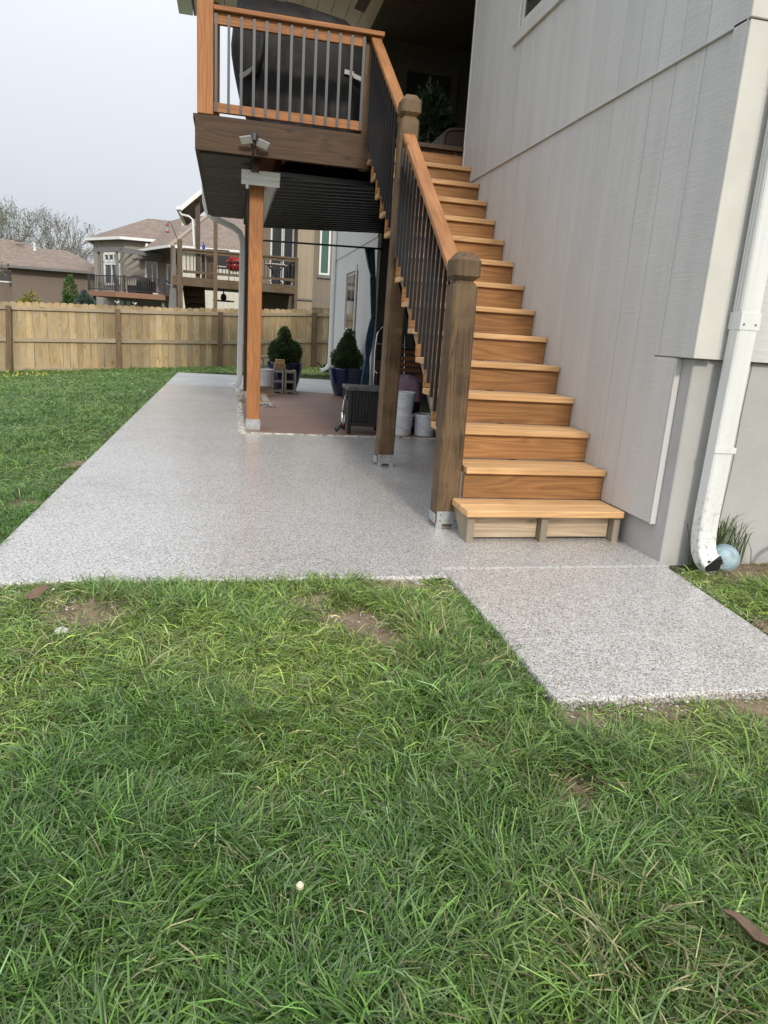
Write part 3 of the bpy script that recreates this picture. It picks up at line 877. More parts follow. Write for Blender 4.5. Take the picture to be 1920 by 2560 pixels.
put(MB().box(-1.62, -1.29, -0.56, -0.502, -0.14, -0.022).build('footing_edge', M['edge'], bevel=0.01), kind='structure')
# recess over the deck and below it
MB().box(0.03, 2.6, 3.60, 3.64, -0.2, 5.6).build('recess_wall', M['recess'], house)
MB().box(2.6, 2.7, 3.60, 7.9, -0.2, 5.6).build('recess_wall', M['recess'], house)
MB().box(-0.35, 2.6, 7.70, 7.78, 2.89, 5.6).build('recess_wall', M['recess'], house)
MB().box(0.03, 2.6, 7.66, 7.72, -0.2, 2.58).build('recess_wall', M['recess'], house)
dr = bar('door', M['recess'], house, 0.15, 1.05, 7.66, 7.698, 2.89, 4.95)
bar('glass', M['glass'], dr, 0.27, 0.93, 7.652, 7.66, 3.1, 4.8)
bar('deck_ledger', M['beamX'], house, 0.03, 2.6, 3.65, 7.65, 2.60, 2.885)
# far wing
MB().box(0.03, 7, 7.74, 12.30, -0.2, 6.0).build('wing_core', M['siding'], house)
FW = (9.55, 10.62, 1.10, 2.15)
y = 7.75
while y < 12.28:
    y2 = min(y+0.197, 12.29)
    segs = [(0.17, 2.52)]
    if y2 > FW[0] and y < FW[1]: segs = [(0.17, FW[2]), (FW[3], 2.52)]
    for a, b in segs: bar('siding_board', M['siding'], house, 0.0, 0.0295, y, y2, a, b)
    bar('siding_board', M['siding'], house, -0.008, 0.0295, y, y2, 2.53, 6.0)
    y += 0.203
bar('band_flashing', M['siding'], house, -0.012, 0.0, 7.76, 12.3, 2.523, 2.532)
bar('corner_board', M['cream'], house, -0.02, 0.08, 12.292, 12.33, 0.17, 6.0)
bar('foundation', M['found'], house, 0.012, 0.04, 7.76, 12.31, -0.2, 0.168)
w2 = bar('window', M['cream'], house, 0.006, 0.029, FW[0]+.003, FW[1]-.003, FW[2]+.003, FW[3]-.003)
bar('glass', M['glass'], w2, 0.001, 0.0055, FW[0]+0.05, 10.05, FW[2]+0.05, FW[3]-0.05)
bar('glass', M['glass'], w2, 0.001, 0.0055, 10.11, FW[1]-0.05, FW[2]+0.05, FW[3]-0.05)
f = MB(); f.box(-0.02, -0.0005, FW[0]-0.09, FW[0]-.001, FW[2]-0.09, FW[3]+0.10); f.box(-0.02, -0.0005, FW[1]+.001, FW[1]+0.09, FW[2]-0.09, FW[3]+0.10)
f.box(-0.024, -0.0005, FW[0], FW[1], FW[2]-0.09, FW[2]-.001); f.box(-0.024, -0.0005, FW[0], FW[1], FW[3]+.001, FW[3]+0.10)
f.build('casing', M['siding'], w2)
rect_path([(-0.06, 12.18, 6.0), (-0.06, 12.18, 0.5), (-0.065, 12.18, 0.34), (-0.13, 12.16, 0.25), (-0.26, 12.12, 0.2)], 0.07, 0.08, 'downspout', house, M['white'], (0, 1, 0))
# porch roof
for k in range(12):
    x = -2.72+k*0.20
    bar('ceiling_board', M['ceil'], house, x, x+0.192, 3.35, 8.05, 5.215, 5.232)
MB().box(-2.75, 2.7, 3.30, 8.10, 5.2335, 5.45).build('roof_deck', M['greytrim'], house)
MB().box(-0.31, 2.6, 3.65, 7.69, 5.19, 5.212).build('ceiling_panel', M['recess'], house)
MB().box(-2.95, -2.76, 3.30, 8.10, 5.23, 5.36).build('roof_gutter', M['white'], house)
MB().box(0.0, 7, -0.5, 3.64, 5.7, 5.9).build('roof_cap', M['greytrim'], house)

# ================================================================== FENCE
fence = thing('wooden_fence', 'tan cedar privacy fence with dog-ear pickets across the back of the lawn', 'fence', (-4.0, 14.13, 0.0))
FA = np.array([-6.2, 13.6]); FD = np.array([5.0, 1.2]); FD = FD/np.linalg.norm(FD); FANG = math.atan2(FD[1], FD[0])
FN = np.array([FD[1], -FD[0]])           # towards the camera
def fpt(x, o=0.0):
    t = (x-FA[0])/FD[0]; p = FA+FD*t+FN*o; return p[0], p[1]
def fz(x): return float(np.interp(x, [-12, -7, -5.9, -4.7, -3.55, -2.46, -1.39, -.16, .35, 3], [1.05, 1.233, 1.283, 1.32, 1.353, 1.414, 1.478, 1.563, 1.59, 1.72]))
PW = 0.139
pk = MB().prism([(-PW/2, -1.55), (PW/2, -1.55), (PW/2, -0.032), (PW/2-0.008, -0.018), (PW/2-0.030, 0), (-PW/2+0.030, 0), (-PW/2+0.008, -0.018), (-PW/2, -0.032)], 'y', -0.009, 0.009).mesh('picket', M['picket'])
x = -10.4
while x < 1.8:
    px, py = fpt(x)
    link('picket', pk, fence, (px+4.0, py-14.13, fz(x)+random.uniform(-.008, .008)), (random.uniform(-.004, .004), random.uniform(-.006, .006), FANG))
    x += 0.1435*FD[0]
posts = [-10.3, -9.05, -6.86, -4.73, -2.46, -0.13, 2.0]
for i, xp in enumerate(posts[1:]):
    px, py = fpt(xp, 0.10)
    zt = fz(xp)-0.085
    pm = MB().box(-0.05, 0.05, -0.05, 0.05, -1.7, 0).mesh('fence_post', M['fpost'])
    link('post', pm, fence, (px+4.0, py-14.13, zt), (0, 0.05 if i == 1 else random.uniform(-.01, .01), FANG))
for a, b in zip(posts[:-1], posts[1:]):
    for k, (o0, o1) in enumerate(((-0.093, -0.167), (-0.752, -0.835), (-1.39, -1.48))):
        if k == 2 and b > -4.0: continue
        p0 = fpt(a+0.052, 0.029); p1 = fpt(b-0.052, 0.029)
        m0 = (o0+o1)/2
        MB().beam((p0[0], p0[1], fz(a)+m0), (p1[0], p1[1], fz(b)+m0), 0.038, o0-o1).build('rail', M['frail'], fence)

# ================================================================== foliage helpers
def quads_mesh(name, mat, V, C, nper=4):
    V = V.reshape(-1, 3); n = len(V)//nper
    me = bpy.data.meshes.new(name)
    me.vertices.add(len(V)); me.vertices.foreach_set('co', V.ravel())
    me.loops.add(n*nper); me.loops.foreach_set('vertex_index', np.arange(n*nper))
    me.polygons.add(n); me.polygons.foreach_set('loop_start', np.arange(0, n*nper, nper))
    at = me.color_attributes.new('Col', 'FLOAT_COLOR', 'POINT')
    cc = np.ones((len(V), 4)); cc[:, :3] = np.repeat(C, nper, axis=0)
    at.data.foreach_set('color', cc.ravel())
    me.materials.append(mat); me.update(calc_edges=True)
    return me
def leaf_cloud(name, lobes, n, size, c0, c1, mat, seed=1, upbias=0.3, rough=0.10, aspect=0.45):
    g = np.random.default_rng(seed)
    wts = np.array([l[1]*l[2]+l[3]*l[1] for l in lobes], float); wts /= wts.sum()
    k = g.choice(len(lobes), n, p=wts)
    Lb = np.array([[*l[0], l[1], l[2], l[3]] for l in lobes], float)[k]
    d = g.normal(size=(n, 3)); d /= np.linalg.norm(d, axis=1)[:, None]
    rad = 1.0 - np.abs(g.normal(size=n))*rough + 0.06*g.random(n)
    P = Lb[:, :3] + d*Lb[:, 3:6]*rad[:, None]
    lump = fbm(P[:, 0]*1.3+P[:, 1], P[:, 2]*1.3+P[:, 1]*.6, 1.6/max(lobes[0][1], .05), seed)
    P = P + d*Lb[:, 3:6]*((lump-0.5)*0.35)[:, None]
    out = d + g.normal(size=(n, 3))*0.45; out[:, 2] += upbias
    out /= np.linalg.norm(out, axis=1)[:, None]
    s = np.cross(out, g.normal(size=(n, 3))); s /= np.linalg.norm(s, axis=1)[:, None]
    sz = size*(0.6+0.8*g.random(n))
    a = s*(sz*aspect)[:, None]*0.5; u = out*sz[:, None]
    V = np.stack([P-a, P+a, P+a*0.4+u, P-a*0.4+u], 1)
    f = np.clip(g.random(n)*0.7+lump*0.6-0.15, 0, 1)[:, None]
    C = np.array(c0)*(1-f)+np.array(c1)*f
    return quads_mesh(name, mat, V, C)

# ================================================================== POTTED SPRUCES
def planter(loc, label, pot_w, pot_h, lobes, seed, grp):
    t = thing('potted_spruce', label, 'potted plant', loc, grp, rz=0.35)
    r = pot_w*0.5*1.12
    prof = [(r*0.56, 0.0), (r*0.66, 0.05*pot_h), (r*0.84, 0.40*pot_h), (r*0.95, 0.75*pot_h), (r*0.985, 0.95*pot_h), (r*1.0, pot_h), (r*0.90, pot_h), (r*0.88, pot_h*0.93)]
    mb = MB()
    # rounded square section
    vs = []; fs = []; n = 24
    for rr, z in prof:
        for k in range(n):
            a = 2*math.pi*k/n
            q = (abs(math.cos(a))**3.2+abs(math.sin(a))**3.2)**(-1/3.2)
            vs.append((rr*0.93*q*math.cos(a), rr*0.93*q*math.sin(a), z))
    for i in range(len(prof)-1):
        for k in range(n): fs.append((i*n+k, i*n+(k+1) % n, (i+1)*n+(k+1) % n, (i+1)*n+k))
    fs.append(tuple(range(n))[::-1]); fs.append(tuple(range((len(prof)-1)*n, len(prof)*n)))
    p = mb.add(vs, fs).build('pot', M['navy'], t, smooth=True, local=True)
    MB().lathe([(r*0.8, pot_h*0.9), (r*0.8, pot_h*0.945)], n=16).build('soil', M['soil'], p, local=True)
    MB().tube([(0, 0, pot_h*0.9), (0.005, 0, pot_h+0.35)], [0.02, 0.008], 6).build('trunk', M['bark'], t, local=True)
    lb = [((c[0], c[1], c[2]+pot_h), a, b, h) for c, a, b, h in lobes]
    link('foliage', leaf_cloud('spruce_needles', lb, 15000, 0.024, (0.012, 0.032, 0.009), (0.095, 0.165, 0.045), M['needle'], seed, rough=0.16), t)
    core = MB()
    for c, a, b, h in lb:
        core.lathe([(a*0.05, -h*0.8), (a*0.55, -h*0.6), (a*0.78, -h*0.1), (a*0.6, h*0.45), (a*0.25, h*0.74), (0.003, h*0.8)], c, 12)
    core.build('inner_foliage', plain('inner_needles', (0.010, 0.022, 0.008), 0.9, 0.3, 40), t, smooth=True, local=True)
    return t
planter((-1.285, 8.93, 0.005), 'bushy two-lobed dwarf spruce in navy pot behind the concrete blocks', 0.54, 0.49,
        [((-0.13, 0, 0.16), 0.17, 0.17, 0.21), ((0.13, 0, 0.15), 0.16, 0.17, 0.21), ((-0.02, 0, 0.36), 0.115, 0.12, 0.23), ((0, -0.05, 0.16), 0.2, 0.18, 0.2)], 3, 'dwarf spruces in navy pots')
planter((-0.275, 8.50, 0.005), 'cone-shaped dwarf spruce in navy pot beside the teal curtain', 0.52, 0.47,
        [((-0.04, 0, 0.14), 0.225, 0.21, 0.20), ((0.0, 0, 0.31), 0.165, 0.16, 0.22), ((0.03, 0, 0.46), 0.10, 0.10, 0.18), ((0.09, -0.03, 0.14), 0.17, 0.18, 0.19)], 5, 'dwarf spruces in navy pots')

# ================================================================== BLOCKS, BUCKETS, LUMBER
def block_mesh():
    # two-core concrete block standing on end, cores facing -Y : 0.19 x 0.19 x 0.39
    m = MB(); w, d, h, t_ = 0.19, 0.19, 0.39, 0.03
    m.box(-w/2, -w/2+t_, 0, d, 0.022, h-0.012); m.box(w/2-t_, w/2, 0, d, 0.022, h-0.012)
    for z0, z1 in ((0.022, 0.058), (h/2-0.018, h/2+0.018), (h-0.05, h-0.012)):
        m.box(-w/2+t_+.0002, w/2-t_-.0002, 0.001, d-.001, z0, z1)
    m.box(-w/2, -w/2+0.05, 0.0005, d-.0005, 0, 0.0218); m.box(w/2-0.05, w/2, 0.0005, d-.0005, 0, 0.0218)
    m.box(-w/2, -w/2+0.05, 0.0005, d-.0005, h-0.0118, h); m.box(w/2-0.05, w/2, 0.0005, d-.0005, h-0.0118, h)
    return m.mesh('concrete_block', M['block'])
bmesh_ = block_mesh()
def cblock(loc, rz, label, rot=(0, 0)):
    o = link('concrete_block', bmesh_, None, loc, (rot[0], rot[1], rz))
    md = o.modifiers.new('b', 'BEVEL'); md.width = 0.004
    return put(o, label, 'concrete block', 'concrete blocks by the back post')
cblock((-1.432, 8.42, 0.005), -0.16, 'upright concrete block, left of the pair in front of the navy pot')
cblock((-1.225, 8.40, 0.005), 0.05, 'upright concrete block, right of the pair in front of the navy pot')
cblock((-1.86, 8.98, 0.005), 0.0, 'concrete block standing lowest in the stack behind the white bucket')
cblock((-1.70, 8.95, 0.395+.085), 0.1, 'concrete block lying on top of the stack behind the white bucket', (0, R(90)))
put(MB().box(-0.095, 0.095, -0.06, 0.06, 0, 0.09).build('paver_stone', M['paver'], bevel=0.006), 'tan paver stone lying on the upright concrete blocks', 'paver').location = (-1.40, 8.50, 0.396)
put(MB().box(-0.07, 0.08, -0.05, 0.05, 0, 0.07).build('wood_offcut', M['treadX'], bevel=0.003), 'pale wood offcut on top of the tan paver', 'wood block').location = (-1.405, 8.50, 0.487)
def make_bucket(loc, label, h=0.37, r=0.145, rz=0.0):
    t = thing('bucket', label, 'bucket', loc, 'white plastic buckets', rz)
    s = r; rb = r*0.86
    MB().lathe([(rb*0.97, 0.0), (rb, 0.006), (s*0.95, h*0.74), (s*1.0, h*0.745), (s*1.0, h*0.775), (s*0.955, h*0.78), (s*0.965, h*0.865), (s*1.02, h*0.87), (s*1.02, h*0.90)], n=28).build('body', M['bucket'], t, local=True, smooth=False)
    MB().lathe([(s*1.03, h*0.895), (s*1.06, h*0.90), (s*1.06, h*0.975), (s*1.03, h), (s*0.93, h), (s*0.92, h*0.975), (0.01, h*0.975)], n=28).build('lid', M['bucket'], t, local=True)
    tabs = MB()
    for k in range(10):
        a = 2*math.pi*k/10
        tabs.box(s*1.055*math.cos(a)-.004, s*1.055*math.cos(a)+.004, s*1.065*math.sin(a)-.004, s*1.065*math.sin(a)+.004, h*.93, h*.96)
    tabs.build('lid_notches', M['greytrim'], t, local=True)
    pts = [(s*1.0*math.cos(a), -s*1.03*abs(math.sin(a))-0.004, h*0.76-0.42*h*math.sin(a)) for a in np.linspace(0, math.pi, 13)]
    b = MB().tube(pts, 0.0022, 6).build('bail', M['galv'], t, local=True, smooth=True)
    MB().tube([pts[5], pts[6], pts[7]], 0.007, 8).build('grip', M['bucket'], b, local=True)
    return t
b0 = make_bucket((-1.655, 8.03, 0.145), 'white plastic bucket standing on lumber offcuts behind the front post', 0.27, 0.118, 0.3)
for k, (x0, x1, z0, z1) in enumerate(((-1.80, -1.555, 0.005, 0.05), (-1.79, -1.56, 0.051, 0.098), (-1.80, -1.55, 0.099, 0.144))):
    put(bar('lumber_offcut', M['cut' if k else 'treadX'], None, x0, x1, 7.92, 8.10, z0, z1, bevel=0.003),
        'short lumber offcut under the white bucket, ' + ('lowest', 'middle', 'topmost')[k] + ' of three', 'lumber', 'lumber offcuts under the bucket')
make_bucket((-0.352, 4.08, 0.005), 'white lidded bucket at the bottom of the stack right of the middle post', 0.238, 0.133, 0.25)
make_bucket((-0.350, 4.08, 0.240), 'white lidded bucket on top of the stack right of the middle post', 0.24, 0.136, -0.25)
make_bucket((-0.065, 4.09, 0.005), 'single white lidded bucket beside the stair stringer', 0.238, 0.133, 0.2)
put(bar('plank', M['cut'], None, -1.755, -1.655, 6.72, 7.85, 0.006, 0.046, bevel=0.003), 'short grey plank lying on the brown patio floor', 'plank')
rp_ = MB()
for k in range(16):
    a0 = random.uniform(0, 6.28); c0 = Vector((-1.75+random.uniform(-.07, .09), 6.38+random.uniform(-.12, .12), 0.012+random.uniform(0, .03)))
    rp_.tube([c0+Vector((math.cos(a0+t)*.06, math.sin(a0+t)*.08, random.uniform(-.004, .01))) for t in np.linspace(0, 2.4, 6)], 0.008, 5)
put(rp_.build('rope_pile', plain('rope', (0.30, 0.31, 0.31), 0.8, 0.4, 60), None, smooth=True), 'tangled grey rope beside the base of the front deck post', 'rope')
for k, (p, s, lab) in enumerate((((-2.075, 6.80, 0.04), 0.055, 'rough grey stone on the patio just left of the front deck post'), ((-2.065, 7.12, 0.07), 0.06, 'taller tan stone behind the grey stone left of the front deck post'))):
    bm = bmesh.new(); bmesh.ops.create_icosphere(bm, subdivisions=2, radius=s)
    for v in bm.verts: v.co *= 0.8+0.4*random.random(); v.co.z *= 0.75+0.6*k
    me = bpy.data.meshes.new('stone'); bm.to_mesh(me); bm.free(); me.materials.append(M['stone'])
    put(link('stone', me, None, p), lab, 'stone')

# ================================================================== FIRE TABLE WITH HOSE
ft = thing('fire_table', 'square black fire table with slatted sides and slate-look top by the middle post', 'fire table', (-0.76, 4.18, 0.005))
X0, X1, Y0, Y1 = -0.985, -0.545, 3.955, 4.395
MB().box(X0, X1, Y0, Y1, 0.475, 0.515).build('top', M['boxtop'], ft, bevel=0.006)
MB().box(X0+0.035, X1-0.035, Y0+0.035, Y1-0.035, 0.12, 0.4745).build('body', M['firebox'], ft)
for a in (X0+0.012, X1-0.052):
    for b in (Y0+0.012, Y1-0.052): bar('leg', M['firebox'], ft, a, a+0.04, b, b+0.04, 0.005, 0.4745, bevel=0.003)
for k in range(9):
    x = X0+0.058+k*0.0355
    bar('slat', M['firebox'], ft, x, x+0.031, Y0+0.020, Y0+0.034, 0.135, 0.4745, bevel=0.003)
    y = Y0+0.058+k*0.0355
    if not (k < 4): bar('slat', M['firebox'], ft, X0+0.020, X0+0.034, y, y+0.031, 0.135, 0.4745, bevel=0.003)
    else: bar('slat', M['firebox'], ft, X0+0.020, X0+0.034, y, y+0.031, 0.135, 0.36, bevel=0.003)
bar('bottom_rail', M['firebox'], ft, X0+0.0525, X1-0.0525, Y0+0.012, Y0+0.0345, 0.095, 0.134, bevel=0.003)
bar('bottom_rail', M['firebox'], ft, X0+0.012, X0+0.0345, Y0+0.0525, Y1-0.0525, 0.095, 0.134, bevel=0.003)
f = MB(); f.box(X0+0.11, X1-0.06, Y0+0.014, Y0+0.0197, 0.27, 0.277); f.box(X0+0.11, X0+0.116, Y0+0.014, Y0+0.0197, 0.15, 0.27)
f.build('door_frame', M['black'], ft)
MB().tube([(X0+0.29, Y0+0.012, 0.255), (X0+0.29, Y0-0.005, 0.255)], 0.014, 10).build('knob', M['black'], ft)
hs = thing('gas_hose', 'silver gas hose with valve hanging out of the black fire table', 'hose', (-1.0, 4.0, 0.01))
MB().tube([(-0.97, 4.06, 0.42), (-1.0, 4.02, 0.41), (-1.025, 3.97, 0.36), (-1.035, 3.95, 0.29), (-1.037, 3.945, 0.24)], 0.008, 8).build('tube', M['galv'], hs, smooth=True)
MB().tube([(-1.037, 3.945, 0.245), (-1.036, 3.943, 0.16), (-1.03, 3.94, 0.10)], [0.014, 0.018, 0.012], 8).build('valve', M['chrome'], hs, smooth=True)
MB().tube([(-1.03, 3.94, 0.12), (-1.07, 3.915, 0.085), (-1.11, 3.90, 0.055)], [0.012, 0.02, 0.026], 10).build('coupling', M['black'], hs, smooth=True)
MB().tube([(-1.01, 3.94, 0.22), (-1.015, 3.93, 0.15), (-1.025, 3.93, 0.11)], 0.007, 6).build('loop', M['galv'], hs, smooth=True)
MB().lathe([(0.012, -0.008), (0.012, 0.008)], (-1.03, 3.925, 0.108), 10).build('red_knob', M['red'], hs)

# ================================================================== UNDER THE STAIRS
cl = MB(); nu, nv = 36, 14; vs = []; fs = []
for j in range(nv):
    t = j/(nv-1)
    for i in range(nu):
        a = 2*math.pi*i/nu
        fold = 1+0.10*math.sin(a*5+1.0)*t+0.05*math.sin(a*9)*t
        if t < 0.35:
            q = t/0.35; rx, ry = 0.20*q, 0.18*q; z = 0.63-0.05*q*q + 0.015*math.sin(a*3)
        else:
            q = (t-0.35)/0.65; rx, ry = (0.20+0.045*q)*fold, (0.18+0.04*q)*fold; z = 0.58-0.20*q+0.03*math.sin(a*2+.5)*q
        vs.append((-0.215+rx*math.cos(a), 4.50+ry*math.sin(a), z))
for j in range(nv-1):
    for i in range(nu): fs.append((j*nu+i, j*nu+(i+1) % nu, (j+1)*nu+(i+1) % nu, (j+1)*nu+i))
put(cl.add(vs, fs).build('draped_cloth', M['mauve'], None, smooth=True), 'mauve cloth draped over a dark box behind the white buckets', 'cloth')
put(bar('storage_box', plain('dark_box', (0.045, 0.028, 0.02), 0.7, 0.2), None, -0.36, -0.07, 4.36, 4.64, 0.006, 0.57, bevel=0.01), 'dark brown box under the mauve cloth', 'box')
bench = thing('bench', 'wooden slatted bench standing under the stairs', 'bench', (0.4, 5.6, 0.006))
for z0, z1 in ((0.855, 0.888), (0.759, 0.817), (0.688, 0.734), (0.616, 0.662), (0.54, 0.578)):
    bar('back_slat', M['slat'], bench, -0.18, 1.0, 5.60, 5.622, z0, z1, bevel=0.003)
for k in range(4): bar('seat_slat', M['slat'], bench, -0.18, 1.0, 5.12+k*0.11, 5.21+k*0.11, 0.42, 0.442, bevel=0.003)
for x in (-0.23, 1.0):
    bar('leg', M['slat'], bench, x, x+0.049, 5.59, 5.64, 0.006, 0.92); bar('leg', M['slat'], bench, x, x+0.049, 5.08, 5.13, 0.006, 0.62)
    bar('armrest', M['slat'], bench, x-0.01, x+0.06, 5.05, 5.60, 0.621, 0.645)
bar('top_rail', M['black'], bench, -0.179, 0.999, 5.598, 5.626, 0.893, 0.915)
fc = thing('folding_chair', 'folded black chair with bent metal tube frame behind the middle post', 'chair', (-0.05, 6.2, 0.006))
for sx in (0, 1):
    f_ = lambda x: x if not sx else 0.10-x-0.20
    MB().tube([(f_(-.10), 6.2, 1.175), (f_(-.17), 6.2, 1.165), (f_(-.225), 6.2, 1.12), (f_(-.245), 6.2, 1.06), (f_(-.262), 6.2, .85), (f_(-.266), 6.15, .55), (f_(-.27), 6.1, 0.012)], 0.011, 8).build('frame_tube', M['chrome'], fc, smooth=True)
    MB().tube([(f_(-.26), 6.17, 0.585), (f_(-.225), 6.12, .545), (f_(-.16), 6.1, .53)], 0.012, 8).build('arm_tube', M['chrome'], fc, smooth=True)
bar('back_panel', M['cover'], fc, -0.24, 0.14, 6.19, 6.203, 0.72, 1.15, bevel=0.004); bar('seat_panel', M['cover'], fc, -0.24, 0.14, 6.10, 6.13, 0.12, 0.55, bevel=0.004)
MB().tube([(-0.26, 6.19, 0.945), (0.16, 6.19, 0.945)], 0.009, 8).build('cross_bar', M['galv'], fc)

# curtain and rod
rod = put(MB().tube([(-1.90, 7.50, 2.285), (0.028, 7.50, 2.322)], 0.014, 8).build('curtain_rod', M['black'], None, smooth=True), 'thin black curtain rod spanning from the back post to the house', 'curtain rod')
cu = thing('curtain', 'teal curtain gathered and tied beside the house wall below the deck', 'curtain', (-0.1, 7.5, 0.0))
zs = [2.31, 2.2, 2.05, 1.93, 1.85, 1.6, 1.38, 1.31, 1.24, 1.05, 0.9, 0.78, 0.69, 0.60, 0.45, 0.25, 0.05]
cs = [q_-.03 for q_ in (-.145, -.128, -.10, -.075, -.07, -.05, -.038, -.034, -.045, -.065, -.08, -.085, -.088, -.092, -.10, -.11, -.125)]
ws = [.15, .13, .105, .075, .088, .082, .074, .066, .085, .12, .115, .09, .06, .085, .12, .145, .16]
vs = []; fs = []; n = 41
for z, c, w_ in zip(zs, cs, ws):
    for i in range(n):
        t = i/(n-1); amp = 0.022 if w_ > .08 else 0.018
        vs.append((c+(t-.5)*w_, 7.47+amp*math.sin(t*math.pi*11+z*.7)+0.006*math.sin(t*23+z*4), z))
for j in range(len(zs)-1):
    for i in range(n-1): fs.append((j*n+i, j*n+i+1, (j+1)*n+i+1, (j+1)*n+i))
o = MB().add(vs, fs).build('cloth', M['teal'], cu, smooth=True); sm = o.modifiers.new('s', 'SOLIDIFY'); sm.thickness = 0.004
for z, c, w_ in ((1.93, -.105, .085), (1.31, -.064, .08), (0.69, -.118, .07)):
    MB().lathe([(w_*.5, -.012), (w_*.52, 0), (w_*.5, .012)], (c, 7.47, z), 14).build('tie_band', M['teal' if z != 1.31 else 'black'], cu)

# ================================================================== ON THE DECK
gr = thing('covered_grill', 'barbecue grill under a baggy black cloth cover on the deck behind the railing', 'grill', (-1.56, 4.45, 2.888))
vs = []; fs = []; nu = 72; rows = 26
gnp = np.random.default_rng(5)
for j in range(rows):
    t = j/(rows-1)
    z = 2.99 + 1.13*t
    xl = np.interp(t, [0, .2, .45, .62, .8, 1], [-2.02, -2.13, -2.20, -2.235, -2.215, -2.13])
    xr = np.interp(t, [0, .3, .6, .8, .93, 1], [-0.93, -0.91, -0.90, -0.96, -1.12, -1.55])
    hy = np.interp(t, [0, .7, .9, 1], [.30, .31, .26, .14])
    cx, hx = (xl+xr)/2, (xr-xl)/2
    for i in range(nu):
        a = 2*math.pi*i/nu; e = 4.5
        q = (abs(math.cos(a))**e+abs(math.sin(a))**e)**(-1/e)
        fold = 1+0.05*math.sin(a*13+3*t)*(1-t*.6)+0.04*math.sin(a*7-5*t)+0.03*math.sin(a*29+9*t)*(1-t)+0.10*(vnoise(a*3.0, t*5.0, 1.0, 3)-.5)+0.06*(vnoise(a*9.0, t*12.0, 1.0, 6)-.5)
        X = cx+hx*q*math.cos(a)*(0.97+.03*fold); Y = 4.45+hy*q*math.sin(a)*fold
        Zz = z
        vs.append((X, Y, Zz))
for j in range(rows-1):
    for i in range(nu): fs.append((j*nu+i, j*nu+(i+1) % nu, (j+1)*nu+(i+1) % nu, (j+1)*nu+i))
fs.append(tuple(range((rows-1)*nu, rows*nu)))
o = MB().add(vs, fs).build('cover', M['cover'], gr, smooth=True)
# handle hump on the left of the lid
vs = []; fs = []
hm = MB().lathe([(0.12, -0.05), (0.125, 0.05), (0.115, 0.16), (0.085, 0.25), (0.03, 0.29)], (-2.06, 4.42, 4.0), 20)
hm.build('cover_hump', M['cover'], gr, smooth=True)
for p in (((-1.995, 4.125, 3.60), (-1.93, 4.13, 3.595)), ((-2.15, 4.16, 3.37), (-2.04, 4.13, 3.44)), ((-2.04, 4.13, 3.44), (-1.99, 4.13, 3.47)), ((-1.15, 4.13, 3.54), (-1.06, 4.13, 3.53)), ((-1.06, 4.13, 3.515), (-0.93, 4.16, 3.49))):
    MB().beam(p[0], p[1], 0.012, 0.040).build('strap', M['strap'], gr)
MB().tube([(-1.93, 4.12, 3.85), (-1.96, 4.11, 3.60), (-2.0, 4.12, 3.42), (-2.06, 4.14, 3.38)], [0.02, 0.035, 0.04, 0.02], 8).build('fold', M['cover'], gr, smooth=True)
for x, y in ((-1.94, 4.25), (-1.13, 4.25), (-1.94, 4.65), (-1.13, 4.65)):
    wv = MB(); pr = [(0.050, -0.02), (0.062, -0.018), (0.062, 0.018), (0.050, 0.02)]
    for r_, t_ in pr: pass
    ring = [(0.064*math.cos(a), 0.064*math.sin(a)) for a in np.linspace(0, 2*math.pi, 20, endpoint=False)]
    wv.prism([(x+a, 2.952+b) for a, b in ring], 'y', y-0.018, y+0.018)
    wo = wv.build('wheel', M['black'], gr)
    sp = MB()
    for k in range(7):
        a = math.pi*2*k/7; sp.beam((x, y-0.020, 2.952), (x+.05*math.cos(a), y-0.020, 2.952+.05*math.sin(a)), .006, .008)
    sp.build('spokes', M['greytrim'], wo)
bar('frame', M['black'], gr, -2.02, -1.05, 4.22, 4.68, 2.99, 3.03)
wc = thing('wicker_chair', 'brown wicker chair at the top of the stairs by the house wall', 'chair', (0.2, 4.75, 2.888))
MB().tube([(0.03, 4.52, 2.89), (0.02, 4.52, 3.16), (0.03, 4.52, 3.22), (0.07, 4.52, 3.255), (0.16, 4.52, 3.27), (0.55, 4.52, 3.275)], 0.020, 8).build('rolled_edge', M['wicker'], wc, smooth=True)
bar('back_panel', M['wicker'], wc, 0.04, 0.56, 4.515, 4.54, 2.93, 3.26); bar('seat', M['wicker'], wc, 0.03, 0.56, 4.55, 5.05, 3.12, 3.20, bevel=.02); bar('arm', M['wicker'], wc, 0.02, 0.07, 4.54, 5.05, 2.89, 3.25, bevel=.015)
pl = thing('house_plant', 'leafy green plant in the dark corner of the deck beside the wicker chair', 'plant', (-0.02, 5.5, 2.888))
link('foliage', leaf_cloud('plant_leaves', [((0.12, 0, 0.75), .24, .2, .35), ((0.2, 0, 0.55), .26, .2, .3)], 900, 0.06, (0.02, 0.045, 0.02), (0.05, 0.09, 0.035), M['needle'], 8, rough=.4, aspect=.7), pl)
MB().lathe([(0.13, 0), (0.17, 0.3), (0.165, 0.3), (0.02, 0.28)], (0.12, 0, 0), 16).build('pot', M['greytrim'], pl, local=True); MB().tube([(0.12, 0, 0.25), (0.12, 0, 0.8)], 0.02, 6).build('stem', M['bark'], pl, local=True)
fn = thing('ceiling_fan', 'brown ceiling fan hanging under the porch roof', 'ceiling fan', (-0.72, 5.35, 4.80))
MB().lathe([(0.04, -.06), (0.10, -.04), (0.11, .03), (0.05, .06), (0.015, .07), (0.015, 0.41)], n=16).build('motor', M['fan'], fn, local=True)
for k in range(5):
    a = 2*math.pi*k/5+0.35
    link('blade', MB().box(0.12, 0.62, -0.065, 0.065, -0.004, 0.004).mesh('blade', M['fan']), fn, (0, 0, 0), (R(10), 0, a))

